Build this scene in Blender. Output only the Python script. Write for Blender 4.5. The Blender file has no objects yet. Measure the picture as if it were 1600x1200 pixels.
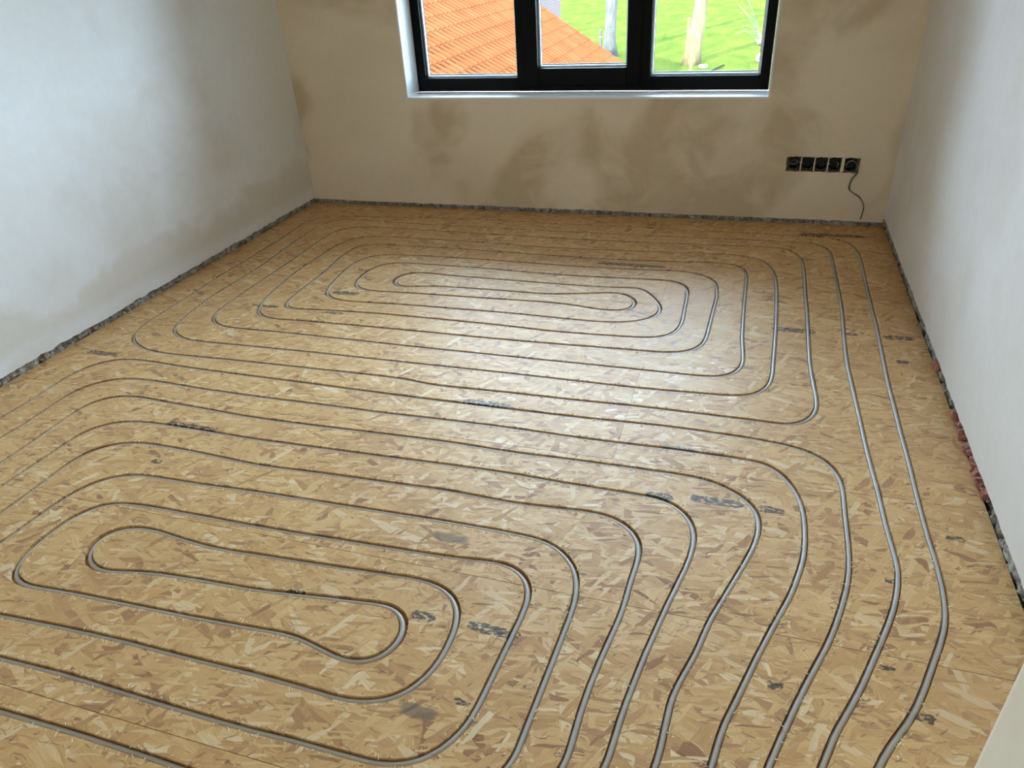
import bpy, bmesh, math, random
from mathutils import Vector, Matrix, noise as mnoise

sc = bpy.context.scene
col = sc.collection
random.seed(7)

# ------------------------------------------------------------------ camera
cam_data = bpy.data.cameras.new('camera')
cam = bpy.data.objects.new('camera', cam_data)
col.objects.link(cam)
cam_data.sensor_fit = 'HORIZONTAL'
cam_data.sensor_width = 36.0
cam_data.lens = 25.4528
cam_data.clip_start = 0.02
cam_data.clip_end = 500
CR = (0.95383056, 0.29545809, -0.05396087)
CU = (-0.10833559, 0.50601979, 0.85569116)
CF = (-0.28012615, 0.81033850, -0.51466577)
cam.matrix_world = Matrix(((CR[0], CU[0], -CF[0], 0.0), (CR[1], CU[1], -CF[1], 0.0), (CR[2], CU[2], -CF[2], 1.6), (0, 0, 0, 1)))
sc.camera = cam

# ------------------------------------------------------------------ sky, sun, exposure
SKY = 37.0
world = bpy.data.worlds.new('sky')
sc.world = world
world.use_nodes = True
wt = world.node_tree
wt.nodes.clear()
wo = wt.nodes.new('ShaderNodeOutputWorld')
wb = wt.nodes.new('ShaderNodeBackground')
wc = wt.nodes.new('ShaderNodeTexCoord')
ws = wt.nodes.new('ShaderNodeSeparateXYZ')
wr = wt.nodes.new('ShaderNodeValToRGB')
wr.color_ramp.elements[0].position = 0.0
wr.color_ramp.elements[0].color = (0.61, 0.785, 1.0, 1)
wr.color_ramp.elements[1].position = 0.9
wr.color_ramp.elements[1].color = (0.49, 0.70, 1.0, 1)
wt.links.new(wc.outputs['Generated'], ws.inputs[0])
wt.links.new(ws.outputs['Z'], wr.inputs[0])
wt.links.new(wr.outputs[0], wb.inputs[0])
wb.inputs[1].default_value = SKY
wt.links.new(wb.outputs[0], wo.inputs[0])

sun_data = bpy.data.lights.new('sun', 'SUN')
sun_data.energy = 48.0
sun_data.angle = 0.01
sun_data.color = (1.0, 0.93, 0.80)
sun = bpy.data.objects.new('sun', sun_data)
col.objects.link(sun)
sun_el = math.radians(27)
sun_to = Vector((-0.30 * math.cos(sun_el), -0.954 * math.cos(sun_el), math.sin(sun_el)))
sun.rotation_euler = sun_to.to_track_quat('Z', 'Y').to_euler()
sun.location = (-10, -30, 20)

portal_data = bpy.data.lights.new('window_portal', 'AREA')
portal_data.shape = 'RECTANGLE'
portal_data.size, portal_data.size_y = 2.4, 1.72
portal_data.cycles.is_portal = True
portal = bpy.data.objects.new('window_portal', portal_data)
col.objects.link(portal)
portal.location = (-1.11, 5.14, 1.60)
portal.rotation_euler = (math.radians(-90), 0, 0)

sc.view_settings.view_transform = 'Standard'
sc.view_settings.look = 'None'
sc.view_settings.gamma = 1.0
sc.view_settings.use_curve_mapping = False
sc.view_settings.exposure = 0.08
sc.cycles.max_bounces = 8
sc.cycles.diffuse_bounces = 6
sc.cycles.transparent_max_bounces = 16

# ------------------------------------------------------------------ helpers
XL, XR, YB, YF, ZC = -3.167, 0.824, 4.797, -0.5, 2.62
GROUND = -3.2


class Nodes:
    """small helper that writes node trees"""
    def __init__(self, name):
        self.mat = bpy.data.materials.new(name)
        self.mat.use_nodes = True
        self.t = self.mat.node_tree
        self.t.nodes.clear()
        self.out = self.t.nodes.new('ShaderNodeOutputMaterial')

    def set(self, sock, v):
        if hasattr(v, 'is_output'):
            self.t.links.new(v, sock)
        elif v is not None:
            sock.default_value = v

    def math(self, op, a, b=None, c=None, clamp=False):
        n = self.t.nodes.new('ShaderNodeMath')
        n.operation = op
        n.use_clamp = clamp
        for i, v in enumerate((a, b, c)):
            if v is not None:
                self.set(n.inputs[i], v)
        return n.outputs[0]

    def vec(self, op, a, b=None, c=None):
        n = self.t.nodes.new('ShaderNodeVectorMath')
        n.operation = op
        for i, v in enumerate((a, b, c)):
            if v is not None:
                self.set(n.inputs[i], v)
        return n.outputs['Value'] if op in ('LENGTH', 'DOT_PRODUCT', 'DISTANCE') else n.outputs[0]

    def rotz(self, v, ang):
        n = self.t.nodes.new('ShaderNodeVectorRotate')
        n.rotation_type = 'Z_AXIS'
        self.set(n.inputs['Vector'], v)
        n.inputs['Angle'].default_value = ang
        return n.outputs[0]

    def noise(self, v, scale, detail=2.0, rough=0.5, dist=0.0, dims='3D'):
        n = self.t.nodes.new('ShaderNodeTexNoise')
        n.noise_dimensions = dims
        self.set(n.inputs['Vector'], v)
        n.inputs['Scale'].default_value = scale
        n.inputs['Detail'].default_value = detail
        n.inputs['Roughness'].default_value = rough
        n.inputs['Distortion'].default_value = dist
        return n.outputs[0], n.outputs[1]

    def voronoi(self, v, scale=1.0, metric='EUCLIDEAN', dims='2D', feature='F1', rnd=1.0):
        n = self.t.nodes.new('ShaderNodeTexVoronoi')
        n.voronoi_dimensions = dims
        n.feature = feature
        if feature == 'F1':
            n.distance = metric
        self.set(n.inputs['Vector'], v)
        n.inputs['Scale'].default_value = scale
        n.inputs['Randomness'].default_value = rnd
        return n.outputs

    def ramp(self, f, stops, mode='LINEAR'):
        n = self.t.nodes.new('ShaderNodeValToRGB')
        cr = n.color_ramp
        cr.interpolation = mode
        while len(cr.elements) < len(stops):
            cr.elements.new(0.5)
        for e, (p, c) in zip(cr.elements, stops):
            e.position = p
            e.color = (*c, 1) if len(c) == 3 else c
        self.set(n.inputs[0], f)
        return n.outputs[0]

    def step(self, f, lo, hi):
        n = self.t.nodes.new('ShaderNodeMapRange')
        n.interpolation_type = 'SMOOTHSTEP'
        self.set(n.inputs[0], f)
        n.inputs[1].default_value = lo
        n.inputs[2].default_value = hi
        return n.outputs[0]

    def mix(self, f, a, b, kind='RGBA', blend='MIX'):
        n = self.t.nodes.new('ShaderNodeMix')
        n.data_type = kind
        self.set(n.inputs[0], f)
        i = {'RGBA': 6, 'VECTOR': 4, 'FLOAT': 2}[kind]
        o = {'RGBA': 2, 'VECTOR': 1, 'FLOAT': 0}[kind]
        if kind == 'RGBA':
            n.blend_type = blend
            a = (*a, 1) if isinstance(a, tuple) and len(a) == 3 else a
            b = (*b, 1) if isinstance(b, tuple) and len(b) == 3 else b
        self.set(n.inputs[i], a)
        self.set(n.inputs[i + 1], b)
        return n.outputs[o]

    def sep(self, v):
        n = self.t.nodes.new('ShaderNodeSeparateXYZ')
        self.set(n.inputs[0], v)
        return n.outputs

    def pos(self):
        return self.t.nodes.new('ShaderNodeNewGeometry').outputs['Position']

    def normal(self):
        return self.t.nodes.new('ShaderNodeNewGeometry').outputs['Normal']

    def rand(self):
        return self.t.nodes.new('ShaderNodeObjectInfo').outputs['Random']

    def objco(self):
        return self.t.nodes.new('ShaderNodeTexCoord').outputs['Object']

    def bump(self, h, strength, dist, nrm=None):
        n = self.t.nodes.new('ShaderNodeBump')
        n.inputs['Strength'].default_value = strength
        n.inputs['Distance'].default_value = dist
        self.set(n.inputs['Height'], h)
        if nrm is not None:
            self.set(n.inputs['Normal'], nrm)
        return n.outputs[0]

    def bsdf(self, color, rough=0.5, spec=0.5, nrm=None, metal=0.0):
        n = self.t.nodes.new('ShaderNodeBsdfPrincipled')
        color = (*color, 1) if isinstance(color, tuple) and len(color) == 3 else color
        self.set(n.inputs['Base Color'], color)
        self.set(n.inputs['Roughness'], rough)
        self.set(n.inputs['Specular IOR Level'], spec)
        self.set(n.inputs['Metallic'], metal)
        if nrm is not None:
            self.set(n.inputs['Normal'], nrm)
        self.t.links.new(n.outputs[0], self.out.inputs[0])
        return self.mat


# ------------------------------------------------------------------ materials
INK = [(-0.534,1.254,0.068,0.014),(-0.740,1.253,0.032,0.013),(-0.538,1.022,0.019,0.007),(0.017,1.941,0.071,0.018),(0.188,1.940,0.035,0.014),(0.727,3.273,0.056,0.018),(0.713,3.042,0.020,0.012),(0.534,1.268,0.021,0.012),(0.514,1.706,0.015,0.010),(0.715,1.933,0.023,0.010),(-2.033,1.687,0.020,0.010),(-2.058,1.924,0.107,0.012),(-2.013,3.018,0.048,0.012),(0.281,3.263,0.085,0.020),(0.530,3.272,0.022,0.013),(-0.593,3.937,0.180,0.018),(0.526,4.604,0.164,0.022),(-2.945,2.375,0.083,0.015),(-0.169,1.926,0.041,0.013),(0.199,1.272,0.015,0.009),(-1.129,1.237,0.047,0.007),(-0.929,2.350,0.091,0.014),(0.465,1.391,0.015,0.008),(-2.079,3.266,0.073,0.017),(-2.441,3.027,0.073,0.012)]
SMUDGE = [(-0.636,0.970,0.050,0.020),(-0.779,1.566,0.060,0.019),(-0.136,2.213,0.067,0.012)]


def box_mask(N, p, spots):
    m = None
    for (cx, cy, hw, hh) in spots:
        d = N.vec('MULTIPLY_ADD', p, (1 / hw, 1 / hh, 0), (-cx / hw, -cy / hh, 0))
        d = N.vec('LENGTH', N.vec('MULTIPLY', d, d))
        m = d if m is None else N.math('MINIMUM', m, d)
    return m


def mat_osb():
    N = Nodes('oriented strand board')
    p0 = N.pos()
    r = N.rand()
    off = N.t.nodes.new('ShaderNodeCombineXYZ')
    N.set(off.inputs[0], N.math('MULTIPLY', r, 53.0))
    N.set(off.inputs[1], N.math('MULTIPLY', r, 31.0))
    p = N.vec('ADD', p0, off.outputs[0])
    wob = N.noise(p, 9.0, 2.0, 0.6, dims='2D')[1]
    p = N.vec('ADD', p, N.vec('MULTIPLY', N.vec('SUBTRACT', wob, (0.5, 0.5, 0.5)), (0.02, 0.02, 0)))
    rc = gv = None
    layers = [(0.10, 0.14, 0.038, 0), (-0.62, 0.14, 0.032, .50), (0.85, 0.12, 0.036, .58), (0.02, 0.12, 0.018, .58), (-0.30, 0.10, 0.020, .52),
              (1.35, 0.085, 0.022, .72), (0.42, 0.11, 0.022, .55), (-1.05, 0.08, 0.018, .72), (-0.2, 0.060, 0.0085, .80)]
    for i, (ang, ln, wd, thr) in enumerate(layers):
        c = N.vec('MULTIPLY', N.rotz(p, ang), (1 / ln, 1 / wd, 0))
        c = N.vec('ADD', c, (i * 13.7, i * 7.3, 0))
        v = N.voronoi(c, 1.0, 'CHEBYCHEV' if i % 2 else 'EUCLIDEAN')
        cc = v[1]
        cg = N.vec('MULTIPLY_ADD', cc, (9.0, 9.0, 0), c)
        if rc is None:
            rc, gv = cc, cg
        else:
            mk = N.math('GREATER_THAN', N.sep(cc)[0], thr)
            rc = N.mix(mk, rc, cc, 'VECTOR')
            gv = N.mix(mk, gv, cg, 'VECTOR')
    s = N.sep(rc)
    tone = s[1]
    colr = N.ramp(tone, [(0.0, (0.37, 0.185, 0.090)), (0.035, (0.46, 0.245, 0.115)), (0.12, (0.575, 0.322, 0.137)), (0.40, (0.645, 0.375, 0.152)),
                         (0.70, (0.690, 0.412, 0.170)), (0.90, (0.720, 0.460, 0.208)), (1.0, (0.765, 0.560, 0.320))])
    g = N.noise(N.vec('MULTIPLY', gv, (1.1, 9.0, 1.0)), 1.0, 3.0, 0.6, dims='2D')[0]
    g2 = N.noise(N.vec('MULTIPLY', gv, (2.5, 30.0, 1.0)), 1.0, 2.0, 0.6, dims='2D')[0]
    gl = N.math('MULTIPLY_ADD', g, 0.70, N.math('MULTIPLY_ADD', g2, 0.46, 0.40))
    colr = N.mix(1.0, colr, gl, 'RGBA', 'MULTIPLY')
    # reddish bark tint drifting over whole areas
    big = N.noise(p, 2.2, 2.0, dims='2D')[0]
    colr = N.mix(N.math('MULTIPLY', N.step(big, 0.45, 0.75), 0.35), colr, (0.54, 0.295, 0.125))
    # dark splinters, knots and pits
    sp = N.voronoi(N.vec('MULTIPLY', N.rotz(N.vec('ADD', p, N.vec('MULTIPLY', wob, (0.05, 0.03, 0))), 0.15), (1 / 0.040, 1 / 0.0040, 0)), 1.0, 'CHEBYCHEV')
    dk = N.math('MULTIPLY', N.math('GREATER_THAN', N.sep(sp[1])[0], 0.965), N.math('LESS_THAN', sp[0], 0.42))
    colr = N.mix(N.math('MULTIPLY', dk, 0.45), colr, (0.13, 0.065, 0.03))
    sp2 = N.voronoi(N.vec('MULTIPLY', N.rotz(N.vec('ADD', p, N.vec('MULTIPLY', wob, (0.05, 0.03, 0))), -0.7), (1 / 0.024, 1 / 0.0045, 0)), 1.0, 'CHEBYCHEV')
    dk2 = N.math('MULTIPLY', N.math('GREATER_THAN', N.sep(sp2[1])[0], 0.98), N.math('LESS_THAN', sp2[0], 0.40))
    colr = N.mix(N.math('MULTIPLY', dk2, 0.45), colr, (0.11, 0.055, 0.03))
    kn = N.voronoi(p, 9.0)
    kd = N.math('MULTIPLY', N.math('LESS_THAN', kn[0], 0.07), N.math('GREATER_THAN', N.sep(kn[1])[1], 0.7))
    colr = N.mix(N.math('MULTIPLY', kd, 0.0), colr, (0.06, 0.03, 0.018))
    # printed stamps, worn off unevenly, and smudges
    wig = N.vec('ADD', p0, N.vec('MULTIPLY', N.vec('SUBTRACT', N.noise(p0, 40.0, 3.0)[1], (.5, .5, .5)), (0.03, 0.02, 0)))
    m = box_mask(N, wig, INK)
    brk = N.noise(N.vec('MULTIPLY', p0, (50.0, 120.0, 0)), 1.0, 3.0, 0.7)[0]
    ink = N.math('MULTIPLY', N.math('LESS_THAN', m, 1.3), N.step(brk, 0.41, 0.50))
    colr = N.mix(N.math('MULTIPLY', ink, 0.88), colr, (0.035, 0.038, 0.042))
    m2 = box_mask(N, wig, SMUDGE)
    sm = N.math('MULTIPLY', N.math('SUBTRACT', 1.0, N.step(m2, 0.5, 1.3)), 0.72)
    colr = N.mix(sm, colr, (0.16, 0.125, 0.085))
    # each strand lies at a slightly different tilt, so the gloss breaks up
    tilt = N.vec('MULTIPLY', N.vec('SUBTRACT', rc, (0.5, 0.5, 0.5)), (0.10, 0.10, 0.0))
    nrm = N.vec('NORMALIZE', N.vec('ADD', N.normal(), tilt))
    h = N.math('MULTIPLY_ADD', g, 0.35, s[2])
    nb = N.bump(h, 0.35, 0.0006, nrm)
    rough = N.math('MULTIPLY_ADD', s[0], 0.22, 0.33)
    return N.bsdf(colr, rough, 0.33, nb)


def mat_plaster(name, base=(0.81, 0.775, 0.71), damp=(0.62, 0.525, 0.375), amount=0.75, seed=0.0, low=0.0):
    N = Nodes(name)
    p = N.vec('ADD', N.pos(), (seed, seed * 0.7, seed * 0.3))
    a = N.noise(p, 1.15, 4.0, 0.45, 0.5)[0]
    b = N.noise(p, 3.4, 3.0, 0.5, 0.8)[0]
    c = N.noise(N.vec('MULTIPLY', p, (1.0, 1.0, 2.2)), 0.55, 2.0)[0]
    patch = N.math('MULTIPLY', N.step(a, 0.47, 0.60), N.math('MULTIPLY_ADD', N.step(b, 0.35, 0.65), 0.6, 0.4))
    k = N.math('MULTIPLY', N.math('ADD', patch, N.math('MULTIPLY', N.step(c, 0.45, 0.7), 0.4), clamp=True), amount)
    if low:
        zz = N.sep(N.pos())[2]
        rise = N.math('SUBTRACT', N.math('MULTIPLY', N.noise(p, 1.7, 4.0, 0.5, 0.4)[0], 1.15), zz)
        k = N.math('MAXIMUM', k, N.math('MULTIPLY', N.math('MULTIPLY', N.step(rise, 0.20, 0.36), N.step(zz, 0.06, 0.16)), low))
    colr = N.mix(k, base, damp)
    fine = N.noise(p, 22.0, 4.0, 0.6)[0]
    colr = N.mix(1.0, colr, N.math('MULTIPLY_ADD', fine, 0.10, 0.95), 'RGBA', 'MULTIPLY')
    h = N.math('ADD', N.math('MULTIPLY', N.noise(p, 5.0, 3.0, 0.5)[0], 1.0), N.math('MULTIPLY', fine, 0.12))
    return N.bsdf(colr, 0.62, 0.35, N.bump(h, 0.25, 0.006))


def mat_masonry(name, red=0.0):
    N = Nodes(name)
    p = N.pos()
    a = N.noise(p, 34.0, 5.0, 0.75, 0.4)[0]
    b = N.noise(p, 7.0, 3.0, 0.6, 0.6)[0]
    c = N.ramp(a, [(0.25, (0.05, 0.043, 0.036)), (0.40, (0.22, 0.20, 0.175)), (0.53, (0.42, 0.39, 0.35)), (0.66, (0.64, 0.61, 0.57)), (0.8, (0.8, 0.77, 0.72))])
    c = N.mix(N.math('MULTIPLY', N.step(b, 0.5, 0.7), 0.5), c, (0.36, 0.29, 0.21))
    return N.bsdf(c, 0.9, 0.2, N.bump(a, 0.8, 0.006))


def mat_simple(name, color, rough=0.5, spec=0.5, var=0.12, scale=30.0, metal=0.0, bump=0.0):
    N = Nodes(name)
    p = N.objco()
    f = N.noise(p, scale, 3.0, 0.55)[0]
    c = N.mix(1.0, color, N.math('MULTIPLY_ADD', f, var * 2, 1.0 - var), 'RGBA', 'MULTIPLY')
    return N.bsdf(c, rough, spec, N.bump(f, 1.0, bump) if bump else None, metal)


def mat_glass():
    N = Nodes('clear window glass')
    tr = N.t.nodes.new('ShaderNodeBsdfTransparent')
    tr.inputs[0].default_value = (0.95, 0.975, 0.96, 1)
    gl = N.t.nodes.new('ShaderNodeBsdfGlossy')
    gl.inputs['Roughness'].default_value = 0.0
    fr = N.t.nodes.new('ShaderNodeFresnel')
    fr.inputs[0].default_value = 1.45
    mx = N.t.nodes.new('ShaderNodeMixShader')
    N.t.links.new(fr.outputs[0], mx.inputs[0])
    N.t.links.new(tr.outputs[0], mx.inputs[1])
    N.t.links.new(gl.outputs[0], mx.inputs[2])
    N.t.links.new(mx.outputs[0], N.out.inputs[0])
    return N.mat


def mat_grass():
    N = Nodes('meadow grass')
    p = N.pos()
    a = N.noise(N.vec('MULTIPLY', p, (1.0, 0.35, 0)), 0.9, 5.0, 0.65, 0.6)[0]
    b = N.noise(p, 9.0, 4.0, 0.7)[0]
    c = N.ramp(a, [(0.32, (0.022, 0.034, 0.0060)), (0.5, (0.034, 0.043, 0.0075)), (0.68, (0.046, 0.046, 0.0090))])
    c = N.mix(1.0, c, N.math('MULTIPLY_ADD', b, 1.0, 0.5), 'RGBA', 'MULTIPLY')
    return N.bsdf(c, 0.9, 0.0, N.bump(b, 1.0, 0.12))


def mat_tile():
    N = Nodes('orange clay roof tile')
    p = N.pos()
    a = N.noise(p, 2.3, 3.0, 0.6)[0]
    b = N.noise(p, 30.0, 3.0, 0.6)[0]
    c = N.ramp(a, [(0.3, (0.052, 0.0160, 0.0058)), (0.55, (0.062, 0.0195, 0.0074)), (0.75, (0.072, 0.025, 0.0100))])
    c = N.mix(1.0, c, N.math('MULTIPLY_ADD', b, 0.35, 0.82), 'RGBA', 'MULTIPLY')
    return N.bsdf(c, 0.9, 0.0)


def mat_brick():
    N = Nodes('pinkish grey brickwork')
    n = N.t.nodes.new('ShaderNodeTexBrick')
    n.inputs['Color1'].default_value = (0.072, 0.049, 0.043, 1)
    n.inputs['Color2'].default_value = (0.062, 0.044, 0.040, 1)
    n.inputs['Mortar'].default_value = (0.078, 0.066, 0.060, 1)
    n.inputs['Scale'].default_value = 1.0
    n.inputs['Mortar Size'].default_value = 0.008
    n.inputs['Brick Width'].default_value = 0.22
    n.inputs['Row Height'].default_value = 0.075
    s = N.sep(N.pos())
    cm = N.t.nodes.new('ShaderNodeCombineXYZ')
    N.set(cm.inputs[0], N.math('ADD', s[0], s[1]))
    N.set(cm.inputs[1], s[2])
    N.set(n.inputs['Vector'], cm.outputs[0])
    return N.bsdf(n.outputs[0], 0.9, 0.0)


def mat_bark(name, c0, c1):
    N = Nodes(name)
    p = N.objco()
    a = N.noise(N.vec('MULTIPLY', p, (14.0, 14.0, 2.0)), 1.0, 5.0, 0.65)[0]
    b = N.noise(p, 1.4, 3.0)[0]
    c = N.mix(N.step(a, 0.35, 0.65), c0, c1)
    c = N.mix(1.0, c, N.math('MULTIPLY_ADD', b, 0.8, 0.6), 'RGBA', 'MULTIPLY')
    return N.bsdf(c, 0.9, 0.0, N.bump(a, 1.0, 0.03))


M = dict(
    osb=mat_osb(),
    plaster_left=mat_plaster('bare plaster', base=(0.84, 0.845, 0.85), amount=0.28, seed=23.1, low=0.42),  # same plaster as the far wall; cool base colour carries painted skylight
    plaster_back=mat_plaster('damp bounce-tinted plaster', base=(0.87, 0.745, 0.59), damp=(0.60, 0.475, 0.315), amount=0.85, seed=11.4),  # damp patches are stains; the warm base paints in light bounced off the floor
    plaster_right=mat_plaster('daylight-tinted plaster', base=(0.84, 0.80, 0.765), amount=0.25, seed=5.7),  # same plaster again, base whitened to paint in window daylight
    plaster_near=mat_plaster('cream plaster', base=(0.90, 0.82, 0.68), amount=0.05, seed=8.0),
    ceiling=mat_plaster('ceiling plaster', base=(0.76, 0.73, 0.67), amount=0.2, seed=1.0),
    masonry=mat_masonry('broken mortar and concrete'),
    brick_red=mat_simple('broken red brick', (0.47, 0.215, 0.17), 0.9, 0.2, 0.55, 90.0, bump=0.003),
    pipe=mat_simple('warm grey plastic pipe', (0.485, 0.445, 0.41), 0.36, 0.5, 0.06, 12.0),
    subfloor=mat_simple('dark underlay', (0.06, 0.045, 0.03), 0.9, 0.1),
    shaving=mat_simple('pale wood shavings', (0.88, 0.74, 0.50), 0.8, 0.2, 0.2, 40.0),
    white=mat_simple('white window lining', (0.88, 0.89, 0.89), 0.5, 0.4, 0.03),
    black_frame=mat_simple('black window frame', (0.004, 0.004, 0.005), 0.45, 0.10, 0.1),
    gasket=mat_simple('black rubber gasket', (0.01, 0.01, 0.01), 0.6, 0.2),
    spacer=mat_simple('aluminium glazing spacer', (0.62, 0.64, 0.65), 0.35, 0.5, 0.04, metal=0.4),
    glass=mat_glass(),
    socket=mat_simple('black plastic back box', (0.012, 0.012, 0.014), 0.45, 0.35),
    wire=mat_simple('grey wire', (0.28, 0.27, 0.25), 0.5, 0.4),
    cable=mat_simple('dark grey cable', (0.055, 0.05, 0.045), 0.5, 0.4),
    screw=mat_simple('zinc screw', (0.55, 0.55, 0.55), 0.4, 0.5, metal=0.8),
    grass=mat_grass(), tile=mat_tile(), brick=mat_brick(),
    gutter=mat_simple('white gutter', (0.10, 0.105, 0.11), 0.8, 0.0),
    bark_pale=mat_bark('pale sunlit bark', (0.055, 0.045, 0.022), (0.085, 0.072, 0.040)),
    bark_grey=mat_bark('grey bark', (0.034, 0.034, 0.032), (0.050, 0.050, 0.048)),
    stake=mat_simple('weathered stake wood', (0.075, 0.058, 0.030), 0.9, 0.0, 0.3),
    post=mat_simple('grey post wood', (0.04, 0.038, 0.034), 0.9, 0.0, 0.3),
    twig=mat_simple('pale bare twigs', (0.09, 0.085, 0.065), 0.9, 0.0),
    dark_twig=mat_simple('dark bare twigs', (0.012, 0.012, 0.010), 0.9, 0.0),
    pale_stone=mat_simple('pale field stone', (0.10, 0.097, 0.088), 0.9, 0.0, 0.2),
    fence_wire=mat_simple('galvanised wire mesh', (0.22, 0.22, 0.22), 0.6, 0.4),
)


def link(name, me, mat=None, parent=None):
    o = bpy.data.objects.new(name, me)
    col.objects.link(o)
    if mat is not None and me is not None:
        me.materials.clear()
        me.materials.append(mat)
    if parent is not None:
        o.parent = parent
    return o


def from_bm(name, bm, mat, parent=None, smooth=False):
    bmesh.ops.recalc_face_normals(bm, faces=bm.faces)
    me = bpy.data.meshes.new(name)
    bm.to_mesh(me)
    bm.free()
    if smooth:
        for f in me.polygons:
            f.use_smooth = True
    return link(name, me, mat, parent)


def from_data(name, vs, fs, mat, parent=None, smooth=False):
    me = bpy.data.meshes.new(name)
    me.from_pydata(vs, [], fs)
    if smooth:
        for f in me.polygons:
            f.use_smooth = True
    return link(name, me, mat, parent)


def tag(o, label=None, cat=None, group=None, kind=None):
    for k, v in (('label', label), ('category', cat), ('group', group), ('kind', kind)):
        if v:
            o[k] = v
    return o


def empty(name, loc=(0, 0, 0)):
    o = bpy.data.objects.new(name, None)
    o.location = loc
    o.empty_display_size = 0.05
    col.objects.link(o)
    return o


def bm_box(bm, x0, x1, y0, y1, z0, z1):
    vs = [bm.verts.new(v) for v in ((x0, y0, z0), (x1, y0, z0), (x1, y1, z0), (x0, y1, z0), (x0, y0, z1), (x1, y0, z1), (x1, y1, z1), (x0, y1, z1))]
    for f in ((3, 2, 1, 0), (4, 5, 6, 7), (0, 1, 5, 4), (1, 2, 6, 5), (2, 3, 7, 6), (3, 0, 4, 7)):
        bm.faces.new([vs[i] for i in f])
    return vs


def box(name, x0, x1, y0, y1, z0, z1, mat, parent=None, bevel=0.0):
    bm = bmesh.new()
    bm_box(bm, x0, x1, y0, y1, z0, z1)
    if bevel:
        bmesh.ops.bevel(bm, geom=bm.edges[:], offset=bevel, segments=2, affect='EDGES', profile=0.5)
    return from_bm(name, bm, mat, parent)


def tube(pts, rad, n=8, closed_ends=True):
    """vertices and faces of a tube along 3-D points; rad is a number or a list"""
    vs, fs = [], []
    P = [Vector(p) for p in pts]
    up = Vector((0, 0, 1))
    for i, p in enumerate(P):
        d = (P[min(i + 1, len(P) - 1)] - P[max(i - 1, 0)]).normalized()
        if i == 0:
            a = d.cross(up if abs(d.z) < 0.9 else Vector((1, 0, 0))).normalized()
        else:
            a = (a - d * a.dot(d)).normalized()
        b = d.cross(a)
        r = rad[i] if isinstance(rad, (list, tuple)) else rad
        for k in range(n):
            t = 2 * math.pi * k / n
            vs.append(p + a * math.cos(t) * r + b * math.sin(t) * r)
    for i in range(len(P) - 1):
        for k in range(n):
            fs.append((i * n + k, i * n + (k + 1) % n, (i + 1) * n + (k + 1) % n, (i + 1) * n + k))
    if closed_ends:
        fs.append(tuple(range(n - 1, -1, -1)))
        fs.append(tuple(range((len(P) - 1) * n, len(P) * n)))
    return vs, fs


def tube_obj(name, pts, rad, mat, parent=None, n=8):
    vs, fs = tube(pts, rad, n)
    return from_data(name, vs, fs, mat, parent, smooth=True)


def cut(o, cutters):
    """subtract closed cutter objects from a closed mesh object for good"""
    for c in cutters:
        md = o.modifiers.new('cut', 'BOOLEAN')
        md.operation = 'DIFFERENCE'
        md.solver = 'MANIFOLD'
        md.object = c
    dg = bpy.context.evaluated_depsgraph_get()
    me = bpy.data.meshes.new_from_object(o.evaluated_get(dg))
    old = o.data
    o.modifiers.clear()
    o.data = me
    bpy.data.meshes.remove(old)


def drop(o):
    me = o.data
    bpy.data.objects.remove(o)
    bpy.data.meshes.remove(me)


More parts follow.
